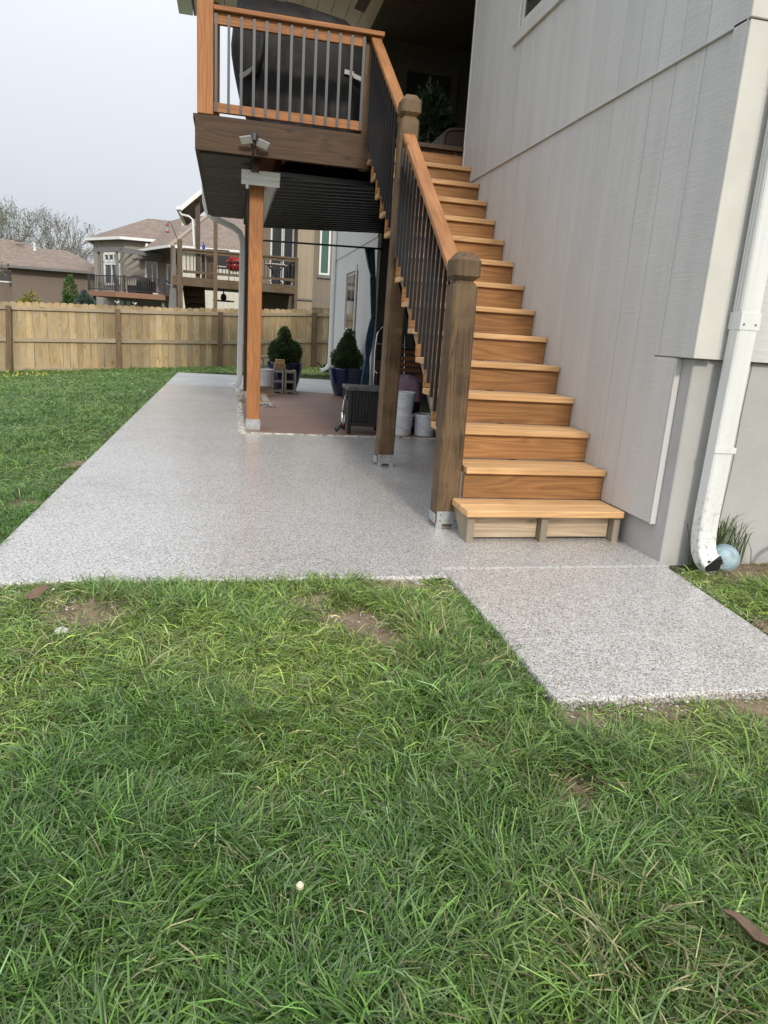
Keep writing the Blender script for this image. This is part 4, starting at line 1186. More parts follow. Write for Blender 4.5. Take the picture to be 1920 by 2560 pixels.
# ================================================================== SMALL THINGS ON THE GROUND
dv = Vector((-0.64, -0.72, 0.28)).normalized()
ball = MB().lathe([(0.004, -0.070), (0.04, -0.058), (0.065, -0.035), (0.0765, 0.0), (0.072, 0.026), (0.058, 0.047), (0.0500, 0.0535), (0.0480, 0.0520), (0.0455, 0.0555), (0.025, 0.064), (0.002, 0.067)], n=40).build('glass_ball', M['globe'], None, smooth=True)
ball.location = (0.340, -0.428, 0.052); ball.scale = (1.03, 1.03, 1.0); ball.rotation_euler = dv.to_track_quat('Z', 'Y').to_euler()
put(ball, 'round pale blue ball with an inner ring beside the downspout outlet', 'ball')
put(MB().lathe([(0.040, -0.07), (0.046, -0.068), (0.047, -0.012), (0.040, -0.008), (0.036, -0.02), (0.003, -0.022)], (-1.246, -0.462, 0.0), 20).build('drain_cap', M['black'], None), 'small black drain cap in the notch between patio and walkway', 'drain cap')
tor = [(0.700+0.075*math.cos(a), -0.47+0.05*math.cos(a), 0.110+0.055*math.sin(a)) for a in np.linspace(0, 2*math.pi*1.0, 25)]
hz_ = MB().tube(tor, 0.012, 8); hz_.tube([(0.775, -0.42, 0.11), (0.82, -0.42, 0.06), (0.95, -0.44, 0.03)], 0.012, 8)
put(hz_.build('garden_hose', M['black'], None, smooth=True), 'black garden hose loop against the foundation at the right edge', 'hose')
lamp = thing('garden_spotlight', 'black solar spotlight tipped over in the grass by the far house corner', 'light', (-0.12, 12.75, 0.10))
MB().beam((-0.30, 12.72, 0.36), (-0.10, 12.75, 0.22), 0.10, 0.02).build('solar_panel', M['black'], lamp)
MB().tube([(-0.10, 12.75, 0.30), (-0.05, 12.73, 0.20), (-0.02, 12.73, 0.12)], [0.03, 0.05, 0.06], 12).build('lamp_head', M['black'], lamp)
MB().tube([(-0.10, 12.76, 0.26), (-0.11, 12.80, 0.05)], 0.012, 8).build('stake', M['black'], lamp)
def leaf(loc, rz, s, label):
    vs = []; fs = []
    prof = [(-1, .02), (-.7, .22), (-.3, .40), (.1, .36), (.5, .26), (.8, .12), (1, .01)]
    for u, wd in prof:
        for k in (-1, 0, 1): vs.append((u*s, k*wd*s, abs(k)*wd*s*.75+0.10*s*math.sin(u*4)+u*u*s*.25))
    for i in range(len(prof)-1):
        for k in range(2): fs.append((i*3+k, i*3+k+1, i*3+k+4, i*3+k+3))
    o = MB().add(vs, fs).build('dry_leaf', M['leafb'], None, smooth=True); o.location = loc; o.rotation_euler = (0.3, -0.2, rz)
    o.modifiers.new('s', 'SOLIDIFY').thickness = 0.0015
    return put(o, label, 'leaf', 'fallen leaves')
leaf((-2.95, -0.72, 0.025), 0.9, 0.060, 'curled brown leaf on the lawn near the left end of the patio edge')
leaf((-1.262, -2.575, 0.035), 2.2, 0.055, 'brown leaf in the grass at the bottom right corner')
bm = bmesh.new(); bmesh.ops.create_icosphere(bm, subdivisions=2, radius=0.024)
for v in bm.verts: v.co *= 0.8+0.35*random.random(); v.co.z *= 0.5
me = bpy.data.meshes.new('pebble'); bm.to_mesh(me); bm.free(); me.materials.append(plain('pale_stone', (0.38, 0.365, 0.325), 0.8, 0.1))
put(link('pebble', me, None, (-2.79, -1.07, 0.028)), 'small whitish stone in the lawn below the curled leaf', 'stone')
dn = thing('clover_flower', 'small white clover flower in the grass near the bottom edge', 'flower', (-2.085, -2.33, -0.04))
MB().tube([(0, 0, 0), (0.002, 0, 0.062)], 0.0015, 5).build('stem', plain('stem_green', (0.08, 0.14, 0.03), 0.6), dn, local=True)
MB().lathe([(0.002, 0.060), (0.007, 0.064), (0.008, 0.071), (0.003, 0.077)], n=9).build('flower_head', plain('petal', (0.62, 0.55, 0.40), 0.8, 0.2, 90), dn, local=True)

# ================================================================== NEIGHBOUR WITH THE TALL DECK (behind the fence)
nh = thing('tan_house', 'tan neighbouring house with green glazed windows beyond the right end of the fence', 'house', (1.5, 23, 0))
MB().box(0.55, 8, 22.0, 30, -0.2, 6.2).build('wall', M['tanwall'], nh)
MB().box(0.0, 0.549, 21.6, 24, -0.2, 6.2).build('wall', M['tanwall2'], nh)
MB().box(-1.6, -0.001, 22.9, 30, -0.2, 6.2).build('wall', M['tanwall'], nh)
def window_y(parent, x0, x1, z0, z1, y, gl='glass', fr=0.06, mullions=(), frame='white'):
    f = MB(); f.box(x0-fr, x0, y-0.05, y, z0-fr, z1+fr); f.box(x1, x1+fr, y-0.05, y, z0-fr, z1+fr); f.box(x0, x1, y-0.05, y, z0-fr, z0); f.box(x0, x1, y-0.05, y, z1, z1+fr)
    for m_ in mullions: f.box(m_-0.03, m_+0.03, y-0.045, y, z0, z1)
    wo = f.build('window', M[frame], parent)
    MB().box(x0, x1, y-0.02, y-0.012, z0, z1).build('pane', M[gl], wo)
    return wo
window_y(nh, 0.85, 1.10, 2.97, 4.55, 22.0, 'green_glass')
bar('window_apron', M['greytrim'], nh, 0.74, 1.21, 21.94, 21.998, 2.80, 2.90)
window_y(nh, -0.78, -0.46, 2.45, 4.5, 22.9)
window_y(nh, -0.36, -0.08, 2.45, 4.5, 22.9)
bar('eave', M['white'], nh, -1.8, 8.2, 21.3, 30.2, 6.2, 6.4)
bar('lower_band', M['greytrim'], nh, 0.0, 8, 21.55, 21.598, 2.0, 2.06)

nd_ = thing('neighbour_deck', 'raised brown wooden neighbour deck with black balusters above the fence', 'deck', (-1.95, 21, 0))
bar('rim_beam', M['ndeckX'], nd_, -3.72, -0.13, 20.0, 20.05, 2.12, 2.37)
bar('rim_beam', M['ndeckX'], nd_, -3.95, -3.75, 20.05, 20.10, 2.12, 2.40)
bar('floor', M['ndeckX'], nd_, -3.95, -0.13, 20.06, 22.85, 2.30, 2.38)
bar('underside', M['beamX'], nd_, -3.5, -0.13, 20.12, 22.85, 2.14, 2.298)
bar('top_rail', M['ndeckX'], nd_, -3.64, -0.10, 19.98, 20.10, 3.175, 3.225)
bar('bottom_rail', M['ndeckX'], nd_, -3.64, -0.20, 20.02, 20.06, 2.50, 2.58)
bar('upper_rail', M['ndeckX'], nd_, -3.64, -0.20, 20.02, 20.06, 3.09, 3.174)
pmesh = MB().box(-0.011, 0.011, -0.011, 0.011, 2.58, 3.10).mesh('neighbour_baluster', M['black'])
for k in range(31): link('baluster', pmesh, nd_, (-3.54+k*0.108+1.95, 20.04-21, 0))
for x0, x1, y0, z1 in ((-3.80, -3.66, 19.98, 3.46), (-4.02, -3.90, 20.3, 3.30), (-2.725, -2.605, 19.97, 4.6), (-0.20, -0.10, 19.99, 3.17), (-3.84, -3.74, 20.8, 2.3)):
    bar('post', M['ndeckZ'], nd_, x0, x1, y0, y0+0.13, -0.3, z1)
bar('side_rail', M['ndeckX'], nd_, -4.0, -3.9, 20.43, 22.8, 3.17, 3.23)
bar('side_rail', M['ndeckX'], nd_, -0.20, -0.10, 20.13, 22.8, 3.17, 3.23)
for k in range(20): link('baluster', pmesh, nd_, (-0.15+1.95, 20.25+k*0.125-21, 0))
# stair flight below the deck's left end
for k in range(9): bar('stair_tread', M['beamX'], nd_, -3.62+k*0.02, -3.05, 20.5+k*0.22, 20.78+k*0.22, 2.05-k*0.2, 2.09-k*0.2); bar('stair_riser', M['beamX'], nd_, -3.62+k*0.02, -3.05, 20.5+k*0.22, 20.52+k*0.22, 2.09-k*0.2, 2.26-k*0.2)
MB().beam((-3.64, 20.4, 2.15), (-3.50, 22.5, 0.2), 0.05, 0.3).build('stair_stringer', M['beamY'], nd_); MB().beam((-3.03, 20.4, 2.15), (-3.03, 22.5, 0.2), 0.05, 0.3).build('stair_stringer', M['beamY'], nd_)
MB().add([(-3.93, 20.2, 3.2), (-4.12, 20.2, 1.2), (-3.86, 20.2, 1.2), (-3.86, 20.2, 3.2), (-3.93, 20.23, 3.2), (-4.12, 20.23, 1.2), (-3.86, 20.23, 1.2), (-3.86, 20.23, 3.2)], [(0, 1, 2, 3), (7, 6, 5, 4), (0, 4, 5, 1), (2, 6, 7, 3)]).build('stair_side_panel', M['greytrim'], nd_)
# porch roof over the neighbour deck
pr_ = thing('porch_roof', 'small porch roof with white gutter over the neighbour deck', 'roof', (-2.5, 21, 4.3))
rf = MB().add([(-3.70, 19.9, 4.36), (-1.2, 19.9, 6.6), (-1.2, 23.5, 6.6), (-3.70, 23.5, 4.36), (-3.70, 19.9, 4.28), (-1.2, 19.9, 6.5), (-1.2, 23.5, 6.5), (-3.70, 23.5, 4.28)], [(0, 1, 2, 3), (7, 6, 5, 4), (0, 4, 5, 1), (3, 2, 6, 7), (0, 3, 7, 4)]).build('roof_plane', M['shingle'], pr_)
MB().beam((-3.70, 19.87, 4.30), (-1.2, 19.87, 6.53), 0.05, 0.12).build('rake_board', M['white'], pr_)
MB().beam((-3.76, 19.85, 4.33), (-3.76, 23.4, 4.33), 0.10, 0.10).build('gutter', M['white'], pr_)
MB().tube([(-3.74, 19.95, 4.27), (-3.66, 19.95, 4.16), (-3.45, 19.95, 4.13), (-3.34, 19.95, 4.05), (-3.30, 19.95, 3.3)], 0.032, 6).build('downspout', M['white'], pr_)
bar('porch_post', M['fan'], pr_, -3.27, -3.13, 20.12, 20.25, 2.38, 4.62)

# things on the neighbour deck
kg = thing('kettle_grill', 'red kettle grill on the neighbour deck behind the black balusters', 'grill', (-2.08, 20.6, 2.38))
MB().lathe([(0.03, 0.30), (0.16, 0.34), (0.25, 0.43), (0.27, 0.53)], n=20).build('bowl', M['red'], kg, smooth=True, local=True)
MB().lathe([(0.275, 0.535), (0.26, 0.62), (0.17, 0.72), (0.02, 0.76)], n=20).build('lid', M['red'], kg, smooth=True, local=True)
MB().tube([(-.05, 0, .76), (-.04, 0, .82), (.04, 0, .82), (.05, 0, .76)], .01, 6).build('handle', M['black'], kg, local=True)
for k in range(3):
    a = 2.1*k+.5
    MB().tube([(.14*math.cos(a), .14*math.sin(a), .36), (.24*math.cos(a), .24*math.sin(a), 0)], .012, 6).build('leg', M['galv'], kg, local=True)
tb = thing('folding_table', 'pale round folding table at the right end of the neighbour deck', 'table', (-0.75, 20.9, 2.38))
MB().lathe([(0.36, 0.62), (0.38, 0.63), (0.38, 0.655), (0.36, 0.66)], n=24).build('top', M['cream'], tb, local=True)
for s in (-1, 1): MB().tube([(-.25*s, -.12, .62), (.25*s, -.12, 0)], .015, 6).build('leg', M['black'], tb, local=True); MB().tube([(-.25*s, .12, .62), (.25*s, .12, 0)], .015, 6).build('leg', M['black'], tb, local=True)
cb_ = thing('wooden_cabinet', 'upright orange wooden cabinet on the neighbour deck left of the tall post', 'cabinet', (-2.9, 20.4, 2.38))
bar('body', M['beamZ'], cb_, -3.10, -2.98, 20.35, 20.6, 2.38, 3.12); bar('door', M['ndeckZ'], cb_, -2.96, -2.72, 20.33, 20.55, 2.38, 3.28)
bt = thing('blue_bottle', 'blue spray bottle standing on the neighbour deck rail', 'bottle', (-3.02, 20.04, 3.226))
MB().lathe([(0.04, 0), (0.045, .02), (0.045, .12), (0.015, .15), (0.012, .19)], n=12).build('body', M['blue'], bt, local=True); MB().beam((0.01, 0, .2), (-.05, 0, .22), .02, .02).build('nozzle', M['black'], bt, local=True)
for k, (x, s) in enumerate(((-2.46, .12), (-1.36, .1))):
    c_ = thing('deck_chair', 'black deck chair on the neighbour deck ' + ('left' if k == 0 else 'right') + ' of the red grill', 'chair', (x-.1 if k else x, 21.0, 2.38), 'chairs on the neighbour deck')
    for sx in (-.2, .2):
        MB().tube([(sx, -.2, 0), (sx, -.2, .55), (sx, .25, .6), (sx, .3, 1.0)], .014, 6).build('side_frame', M['black'], c_, local=True); MB().tube([(sx, .25, 0), (sx, .25, .6)], .014, 6).build('leg', M['black'], c_, local=True)
    MB().box(-.2, .2, -.2, .25, .40, .43).build('seat', M['black'], c_, local=True); MB().box(-.2, .2, .27, .29, .5, 1.0).build('backrest', M['black'], c_, local=True)
hf = thing('bird_feeder', 'red hummingbird feeder hanging from a black hook on the neighbour deck post', 'bird feeder', (-3.9, 20.05, 3.46))
MB().tube([(-3.80, 20.05, 3.46), (-3.92, 20.05, 3.75), (-3.99, 20.05, 3.90), (-4.05, 20.05, 3.93), (-4.09, 20.05, 3.88)], .010, 6).build('hook', M['black'], hf, smooth=True)
MB().lathe([(.02, .20), (.05, .19), (.045, .15), (.03, .15)], (-4.09, 20.05, 3.66), 12).build('cap', M['red'], hf); MB().lathe([(.025, .0), (.032, .03), (.022, .08), (.035, .15)], (-4.09, 20.05, 3.66), 12).build('bottle', M['globe'], hf); MB().lathe([(.03, -.04), (.075, -.03), (.07, -.005), (.03, 0)], (-4.09, 20.05, 3.66), 12).build('base', M['red'], hf)
hl = thing('pendant_lamp', 'dark ceiling fan lamp hanging under the neighbour deck', 'lamp', (-2.42, 20.9, 1.75))
MB().lathe([(.02, .40), (.02, .25), (.08, .22), (.10, .1), (.05, .02)], n=14).build('body', M['black'], hl, local=True)
MB().lathe([(.33, .0), (.35, .02), (.33, .04), (.05, .05)], n=18).build('shade', M['black'], hl, local=True)

# ================================================================== HOUSE WITH THE BLACK RAILED DECK
bh = thing('hip_roof_house', 'taupe house with brown hip roof and tall white windows beyond the fence', 'house', (-7, 45, 0))
MB().prism([(-8.62, 45), (-5.05, 45), (-5.05, 52), (-10.9, 52), (-10.9, 47.6)], 'z', -0.3, 5.75).build('wall', M['taupewall'], bh)
MB().prism([(-5.05, 40.0), (7, 40.0), (7, 52), (-5.05, 52)], 'z', -0.3, 5.05).build('wall', M['creamwall'], bh)
rm = MB()
E_ = [(-8.80, 44.55, 5.80), (-5.0, 44.55, 5.80), (-5.0, 52.3, 5.80), (-11.3, 52.3, 5.80), (-11.3, 47.45, 5.80)]
pk1, pk2 = (-7.55, 48.3, 7.42), (-5.2, 48.3, 7.42)
V_ = E_+[pk1, pk2]
rm.add(V_, [(0, 1, 6, 5), (1, 2, 6), (2, 3, 5, 6), (3, 4, 5), (4, 0, 5), (4, 3, 2, 1, 0)])
r1 = rm.build('roof', M['shingle'], bh)
for a, b in zip(E_, E_[1:]+E_[:1]):
    MB().beam((a[0], a[1], 5.71), (b[0], b[1], 5.71), 0.14, 0.16).build('gutter', M['white'], r1)
e0, e1, rr0, rr1, rr2, vb = (-5.45, 39.6, 5.08), (7.4, 39.6, 5.08), (-4.9, 45.6, 7.45), (-3.65, 45.0, 7.50), (7.0, 45.0, 7.50), (-7.7, 44.6, 5.1)
r2 = MB().add([e0, e1, rr0, rr1, rr2, vb, (-6.0, 48.0, 7.40)], [(0, 1, 4, 3), (0, 3, 2, 5), (5, 2, 6)]).build('roof', M['shingle'], bh)
MB().beam((-5.45, 39.55, 5.02), (7.4, 39.55, 5.02), 0.14, 0.16).build('gutter', M['white'], r2); MB().beam((-5.5, 39.6, 5.03), (-7.75, 44.5, 5.04), 0.14, 0.14).build('gutter', M['white'], r2)
MB().beam((-7.3, 45.1, 5.55), (-5.25, 47.3, 7.25), 0.12, 0.05).build('valley_flashing', M['cream'], r2)
MB().beam((e0[0], e0[1], e0[2]+.03), (rr1[0], rr1[1], rr1[2]+.03), 0.25, 0.06).build('hip_cap', plain('hip_cap', (0.27, 0.22, 0.17), 0.9), r2)
MB().lathe([(.11, 0), (.11, .62)], (-5.0, 43.6, 6.42), 10).build('vent_pipe', M['white'], r2)
def obl_win(parent, a, b, z0, z1, muls, fr=0.09):
    a = Vector(a); b = Vector(b); d = (b-a).normalized(); nrm = Vector((d.y, -d.x, 0))
    if nrm.y > 0: nrm = -nrm
    f = MB()
    for t in [0.0]+list(muls)+[1.0]:
        p = a.lerp(b, t)+nrm*0.05
        f.beam((p.x, p.y, z0), (p.x, p.y, z1), fr*1.6 if t in (0, 1) else fr, 0.08, up=tuple(nrm))
    for z in (z0, z1): f.beam((a.x+nrm.x*.05, a.y+nrm.y*.05, z), (b.x+nrm.x*.05, b.y+nrm.y*.05, z), 0.08, fr*1.6)
    wo = f.build('window', M['white'], parent)
    pa, pb = a+nrm*.03, b+nrm*.03
    MB().add([(pa.x, pa.y, z0), (pb.x, pb.y, z0), (pb.x, pb.y, z1), (pa.x, pa.y, z1)], [(0, 1, 2, 3)]).build('pane', M['glass'], wo)
c0, c1 = Vector((-8.62, 45, 0)), Vector((-10.9, 47.6, 0))
obl_win(bh, c0.lerp(c1, .62), c0.lerp(c1, .17), 3.0, 4.25, (.5,))
obl_win(bh, c0.lerp(c1, .62), c0.lerp(c1, .17), 4.42, 4.85, (.33, .66))
window_y(bh, -7.35, -6.75, 2.62, 4.45, 45.0, 'glass', 0.08, (-7.0,))
window_y(bh, -6.05, -5.60, 3.25, 4.35, 45.0, 'glass', 0.10, (-5.82,))
for z in (3.55, 4.55): bar('trim_band', M['greytrim'], bh, -8.2, -7.55, 44.95, 44.998, z, z+0.06)
for x in (-9.0, -8.6, -8.2): bar('basement_window', M['white'], bh, x, x+.25, 44.9, 44.99, 1.3, 2.0)
aw = bar('awning', M['greytrim'], bh, -7.75, -6.35, 44.2, 44.98, 4.55, 4.80)
MB().tube([(-7.25, 44.6, 5.45), (-7.25, 44.3, 5.30)], 0.09, 8).build('security_light', M['white'], bh)

bd = thing('black_railed_deck', 'neighbour balcony deck with black metal railing and brown fascia', 'deck', (-8, 43, 0))
MB().prism([(-8.8, 42.0), (-6.0, 42.0), (-6.0, 44.9), (-8.6, 44.95), (-10.1, 46.6), (-10.6, 43.6)], 'z', 2.15, 2.45).build('floor', M['deckbrown'], bd)
rl = MB()
pts = [(-10.55, 43.6), (-8.8, 42.05), (-6.03, 42.05)]
for a, b in zip(pts, pts[1:]):
    rl.beam((a[0], a[1], 3.33), (b[0], b[1], 3.33), .06, .05); rl.beam((a[0], a[1], 2.55), (b[0], b[1], 2.55), .05, .05)
rl.beam((-6.03, 42.05, 3.33), (-6.03, 44.9, 3.33), .06, .05)
rl.build('rail', M['black'], bd)
bmesh3 = MB().box(-.018, .018, -.018, .018, 2.55, 3.33).mesh('far_baluster', M['black'])
for a, b in zip(pts, pts[1:]):
    n = int(math.dist(a, b)/0.13)
    for k in range(n+1):
        t = k/n; link('baluster', bmesh3, bd, (a[0]+(b[0]-a[0])*t+8, a[1]+(b[1]-a[1])*t-43, 0))
for p in pts+[(-8.3, 42.05)]: bar('post', M['black'], bd, p[0]-.05, p[0]+.05, p[1]-.05, p[1]+.05, 2.45, 3.42)
for x, y in ((-8.7, 42.3), (-6.15, 42.3), (-10.3, 43.8)): bar('support', M['greytrim'], bd, x-.08, x+.08, y, y+.16, -.3, 2.15)
pg = thing('pergola', 'dark grey pergola over the black railed deck', 'pergola', (-8.5, 43.5, 2.45))
for x, y in ((-9.95, 43.75), (-8.75, 42.5)): bar('post', M['greytrim'], pg, x-.08, x+.08, y-.08, y+.08, 2.45, 4.75)
MB().beam((-10.3, 43.9, 4.80), (-8.55, 42.2, 4.80), .08, .2).build('beam', M['greytrim'], pg); MB().beam((-8.8, 42.45, 4.80), (-6.3, 44.0, 4.80), .08, .2).build('beam', M['greytrim'], pg)
for k in range(7): MB().beam((-10.15+k*.24, 43.7-k*.22, 4.94), (-9.6+k*.5, 45.6-k*.2, 4.94), .05, .1).build('rafter', M['greytrim'], pg)
cg = thing('covered_barbecue', 'dark covered barbecue on the black railed deck', 'grill', (-7.25, 42.9, 2.45))
MB().lathe([(.45, 0), (.5, .3), (.5, .62), (.42, .82), (.2, .95), (.02, .98)], n=18).build('cover', M['cover'], cg, smooth=True, local=True)
MB().box(-.95, -.4, -.3, .3, 0, .45).build('side_shelf', M['cover'], cg, local=True)
for k, x in enumerate((-8.75, -7.75)):
    bo = MB().add([(x-.13, 42.1, 1.92), (x, 42.1, 1.84), (x+.05, 42.1, 1.90), (x+.14, 42.1, 1.93), (x+.03, 42.1, 1.78), (x-.02, 42.15, 1.82)], [(0, 1, 5), (1, 2, 3, 4), (1, 4, 5)]).build('bird_ornament', M['white'])
    bo.modifiers.new('s', 'SOLIDIFY').thickness = .03
    put(bo, 'white bird ornament hanging under the black railed deck, ' + ('left' if k == 0 else 'right') + ' one', 'ornament', 'bird ornaments')

# ================================================================== BROWN HOUSE
ah = thing('brown_house', 'low brown house with brown shingle hip roof at the far left', 'house', (-15, 54, 0))
MB().box(-16.55, -11.05, 50.0, 60, -.3, 3.78).build('wall', M['brownwall'], ah)
MB().box(-24, -16.551, 51.2, 60, -.3, 3.78).build('wall', M['brownwall'], ah)
MB().box(-11.05, -8, 56, 62, -.3, 3.9).build('wall', M['brownwall'], ah)
rA = MB().add([(-16.95, 49.5, 3.85), (-10.6, 49.5, 3.85), (-10.6, 60, 3.85), (-13.9, 54.5, 5.45), (-16.2, 55.0, 5.50), (-24.5, 50.7, 3.85), (-16.9, 50.7, 3.85), (-19.5, 56, 6.05), (-17.4, 56, 5.95), (-24.5, 56, 6.05), (-16.2, 60, 5.4), (-13.9, 60, 5.4)],
     [(0, 1, 3, 4), (1, 2, 11, 3), (6, 0, 4), (5, 6, 8, 7, 9), (6, 4, 8), (3, 11, 10, 4)]).build('roof', M['shingle'], ah)
MB().add([(-12.5, 57, 5.3), (-8, 57, 5.05), (-8, 53.5, 4.1), (-11.2, 52.0, 3.9)], [(0, 1, 2, 3)]).build('roof', M['shingle'], ah)
MB().beam((-16.95, 49.45, 3.78), (-10.6, 49.45, 3.78), .12, .16).build('gutter', M['greytrim'], rA); MB().beam((-24.5, 50.65, 3.78), (-16.9, 50.65, 3.78), .12, .16).build('gutter', M['greytrim'], rA)
for x, z, h in ((-17.2, 5.98, .18), (-15.3, 5.35, .18), (-14.35, 5.27, .18)): MB().box(x-.28, x+.28, 54.6, 55.1, z-.15, z+.06).build('roof_vent', M['greytrim'], rA, bevel=.04)
MB().lathe([(.13, 0), (.06, .12), (.06, .42), (.1, .42), (.1, .5)], (-16.0, 54.2, 5.25), 10).build('vent_pipe', M['white'], rA)
window_y(ah, -17.9, -16.72, 2.88, 3.55, 51.2, 'glass', 0.09)

# ================================================================== TREES AND SHRUBS
def bare_tree(loc, h, seed, label, bud=None, spread=0.5):
    rd = random.Random(seed)
    t = thing('bare_tree', label, 'tree', loc, 'trees beyond the houses')
    tr = MB(); cr = MB(); tips = []
    def grow(p, d, l, r, lev):
        n = 3 if lev < 3 else 2
        path = [p]; rs = [r]; q = p; dd = d
        for k in range(n):
            dd = (dd+Vector((rd.gauss(0, .16), rd.gauss(0, .16), rd.gauss(0.03, .10)))).normalized()
            q = q+dd*(l/n); path.append(q); rs.append(max(.013 if h > 5 else .006, r*(1-(k+1)/n*0.34)))
        (tr if lev == 0 else cr).tube(path, rs, 5 if lev < 2 else 3, cap=False)
        if lev >= 6 or l < 0.16: tips.append(q); return
        nb = rd.choice((2, 3, 3)) if lev < 5 else rd.choice((2, 3))
        for k in range(nb):
            a = rd.uniform(0, 6.28); tilt = rd.uniform(.25, .85)*spread*1.5
            o = dd.orthogonal().normalized(); o.rotate(Matrix.Rotation(a, 3, dd))
            nd2 = (dd*math.cos(tilt)+o*math.sin(tilt)); nd2.z += .12
            start = path[-1] if k < 2 else path[-2]
            grow(start, nd2.normalized(), l*rd.uniform(.62, .82), rs[-1]*rd.uniform(.62, .85), lev+1)
            tips.append(q)
    grow(Vector((0, 0, 0)), Vector((rd.uniform(-.08, .08), 0, 1)), h*0.285, h*0.019, 0)
    tr.build('trunk', M['bark'], t, local=True, smooth=True)
    cr.build('crown', M['bark'], t, local=True, smooth=True)
    if bud:
        g = np.random.default_rng(seed); T = np.array([tuple(p) for p in tips]); T = np.repeat(T, 2, axis=0)+g.normal(size=(len(T)*2, 3))*.20
        s = 0.032; d1 = g.normal(size=(len(T), 3))*s; d2 = g.normal(size=(len(T), 3))*s
        V = np.stack([T-d1, T+d2, T+d1, T-d2], 1); C = np.array(bud)*(0.7+.6*g.random((len(T), 1)))
        link('buds', quads_mesh('buds', M['needle'], V, C), t)
    return t
bare_tree((-23.2, 70, 0), 11.6, 2, 'leftmost tree behind the brown house, hazy with pale green buds', (.16, .20, .09))
bare_tree((-21.0, 72, 0), 12.0, 3, 'budding tree behind the ridge of the brown house', (.16, .19, .09))
bare_tree((-18.9, 70, 0), 11.2, 4, 'bare tree behind the white roof pipe of the brown house', (.15, .16, .09))
bare_tree((-17.4, 68, 0), 10.8, 9, 'bare twisted tree right of the other trees behind the brown house')
bare_tree((-16.2, 71, 0), 9.2, 12, 'low bare tree nearest the taupe house')
bare_tree((-25.5, 74, 0), 12.0, 15, 'budding tree cut by the left edge of the picture', (.15, .20, .09))
def shrub(name, loc, label, cat, lobes, n, size, c0, c1, seed, **kw):
    t = thing(name, label, cat, loc)
    link('foliage', leaf_cloud(name+'_leaves', lobes, n, size, c0, c1, M['needle'], seed, **kw), t)
    MB().tube([(0, 0, -0.2), (0, 0, lobes[0][0][2])], .05, 6).build('trunk', M['bark'], t, local=True)
    return t
shrub('arborvitae', (-10.9, 40, 0), 'narrow bright green arborvitae beside the brown house wall', 'shrub', [((0, 0, 1.7), .34, .34, 1.25), ((-.08, 0, 1.0), .42, .4, 1.0)], 3500, .12, (.03, .075, .015), (.09, .17, .035), 21)
shrub('blue_spruce', (-8.9, 33, 0), 'pointed blue-green spruce top just above the fence', 'tree', [((0, 0, 1.0), .62, .6, .62), ((0, 0, 1.45), .38, .38, .42), ((0, 0, 1.78), .17, .17, .32)], 4000, .11, (.03, .055, .04), (.10, .15, .12), 22)
shrub('yellow_bush', (-11.2, 33, 0), 'yellow-green bush budding above the fence', 'shrub', [((0, 0, 1.45), .42, .3, .32), ((-.35, 0, 1.3), .4, .3, .25), ((-.05, 0, 1.75), .2, .2, .2)], 500, .10, (.14, .15, .02), (.28, .27, .04), 23, rough=.5, aspect=.6)
sb = bare_tree((-12.8, 34, 0), 3.7, 31, 'leafless young tree in front of the brown house wall', (.20, .14, .09), spread=.42)
sb['group'] = 'leafless tree in front of the brown house'

# ================================================================== GRASS
BARE = [(-1.46, -.57, .14, .8), (-1.725, -.94, .17, .95), (-1.64, -1.10, .14, .95), (-1.89, -.76, .12, .85), (-2.74, -.84, .20, .85), (-1.14, -1.74, .12, .9), (-1.36, -2.06, .13, .8), (-0.45, -1.73, .22, .85), (-1.57, -1.84, .10, .85), (-2.9, -.70, .10, .6), (-0.85, -1.70, .12, .6), (0.1, -1.5, .16, .85), (0.02, -1.15, .10, .8), (0.45, -.50, .22, .9), (0.7, -.55, .2, .8), (-1.23, -.62, .08, .7), (-3.5, -.2, .2, .4), (-3.42, .9, .12, .5), (-3.38, 2.2, .12, .5), (-2.15, -2.0, .06, .4)]
def bareness(x, y):
    b = np.zeros_like(x)
    for bx, by, r, s in BARE:
        d = np.hypot(x-bx, (y-by))*(1+0.5*(vnoise(x, y, 22, 4)-.5))
        b = np.maximum(b, s*sstep(r*1.15, r*0.45, d))
    return b
def soil_patches():
    V = []; F = []
    for bx, by, r, s in BARE:
        if s < .45: continue
        n0 = len(V); nr, na = 6, 22
        V.append((bx, by))
        for i in range(1, nr+1):
            for k in range(na):
                a = 2*math.pi*k/na; rr = r*1.25*i/nr*(1+.22*math.sin(3*a+bx*9)+.14*math.sin(5*a+by*7))
                V.append((bx+rr*math.cos(a), by+rr*math.sin(a)))
        for k in range(na): F.append((n0, n0+1+k, n0+1+(k+1) % na))
        for i in range(nr-1):
            for k in range(na): F.append((n0+1+i*na+k, n0+1+(i+1)*na+k, n0+1+(i+1)*na+(k+1) % na, n0+1+i*na+(k+1) % na))
    A = np.array(V); z = gz(A[:, 0], A[:, 1])
    z = np.where(in_slab(A[:, 0], A[:, 1], -0.11), np.clip(z, -.035, -.022), z)+.006
    z = np.where(in_slab(A[:, 0], A[:, 1], -0.005) | in_house(A[:, 0], A[:, 1], -.02), -.09, z)
    me = bpy.data.meshes.new('bare_soil'); me.from_pydata([(a, b, c) for (a, b), c in zip(V, z)], [], F); me.materials.append(M['soil']); me.update()
    put(link('bare_soil', me), kind='structure')
soil_patches()

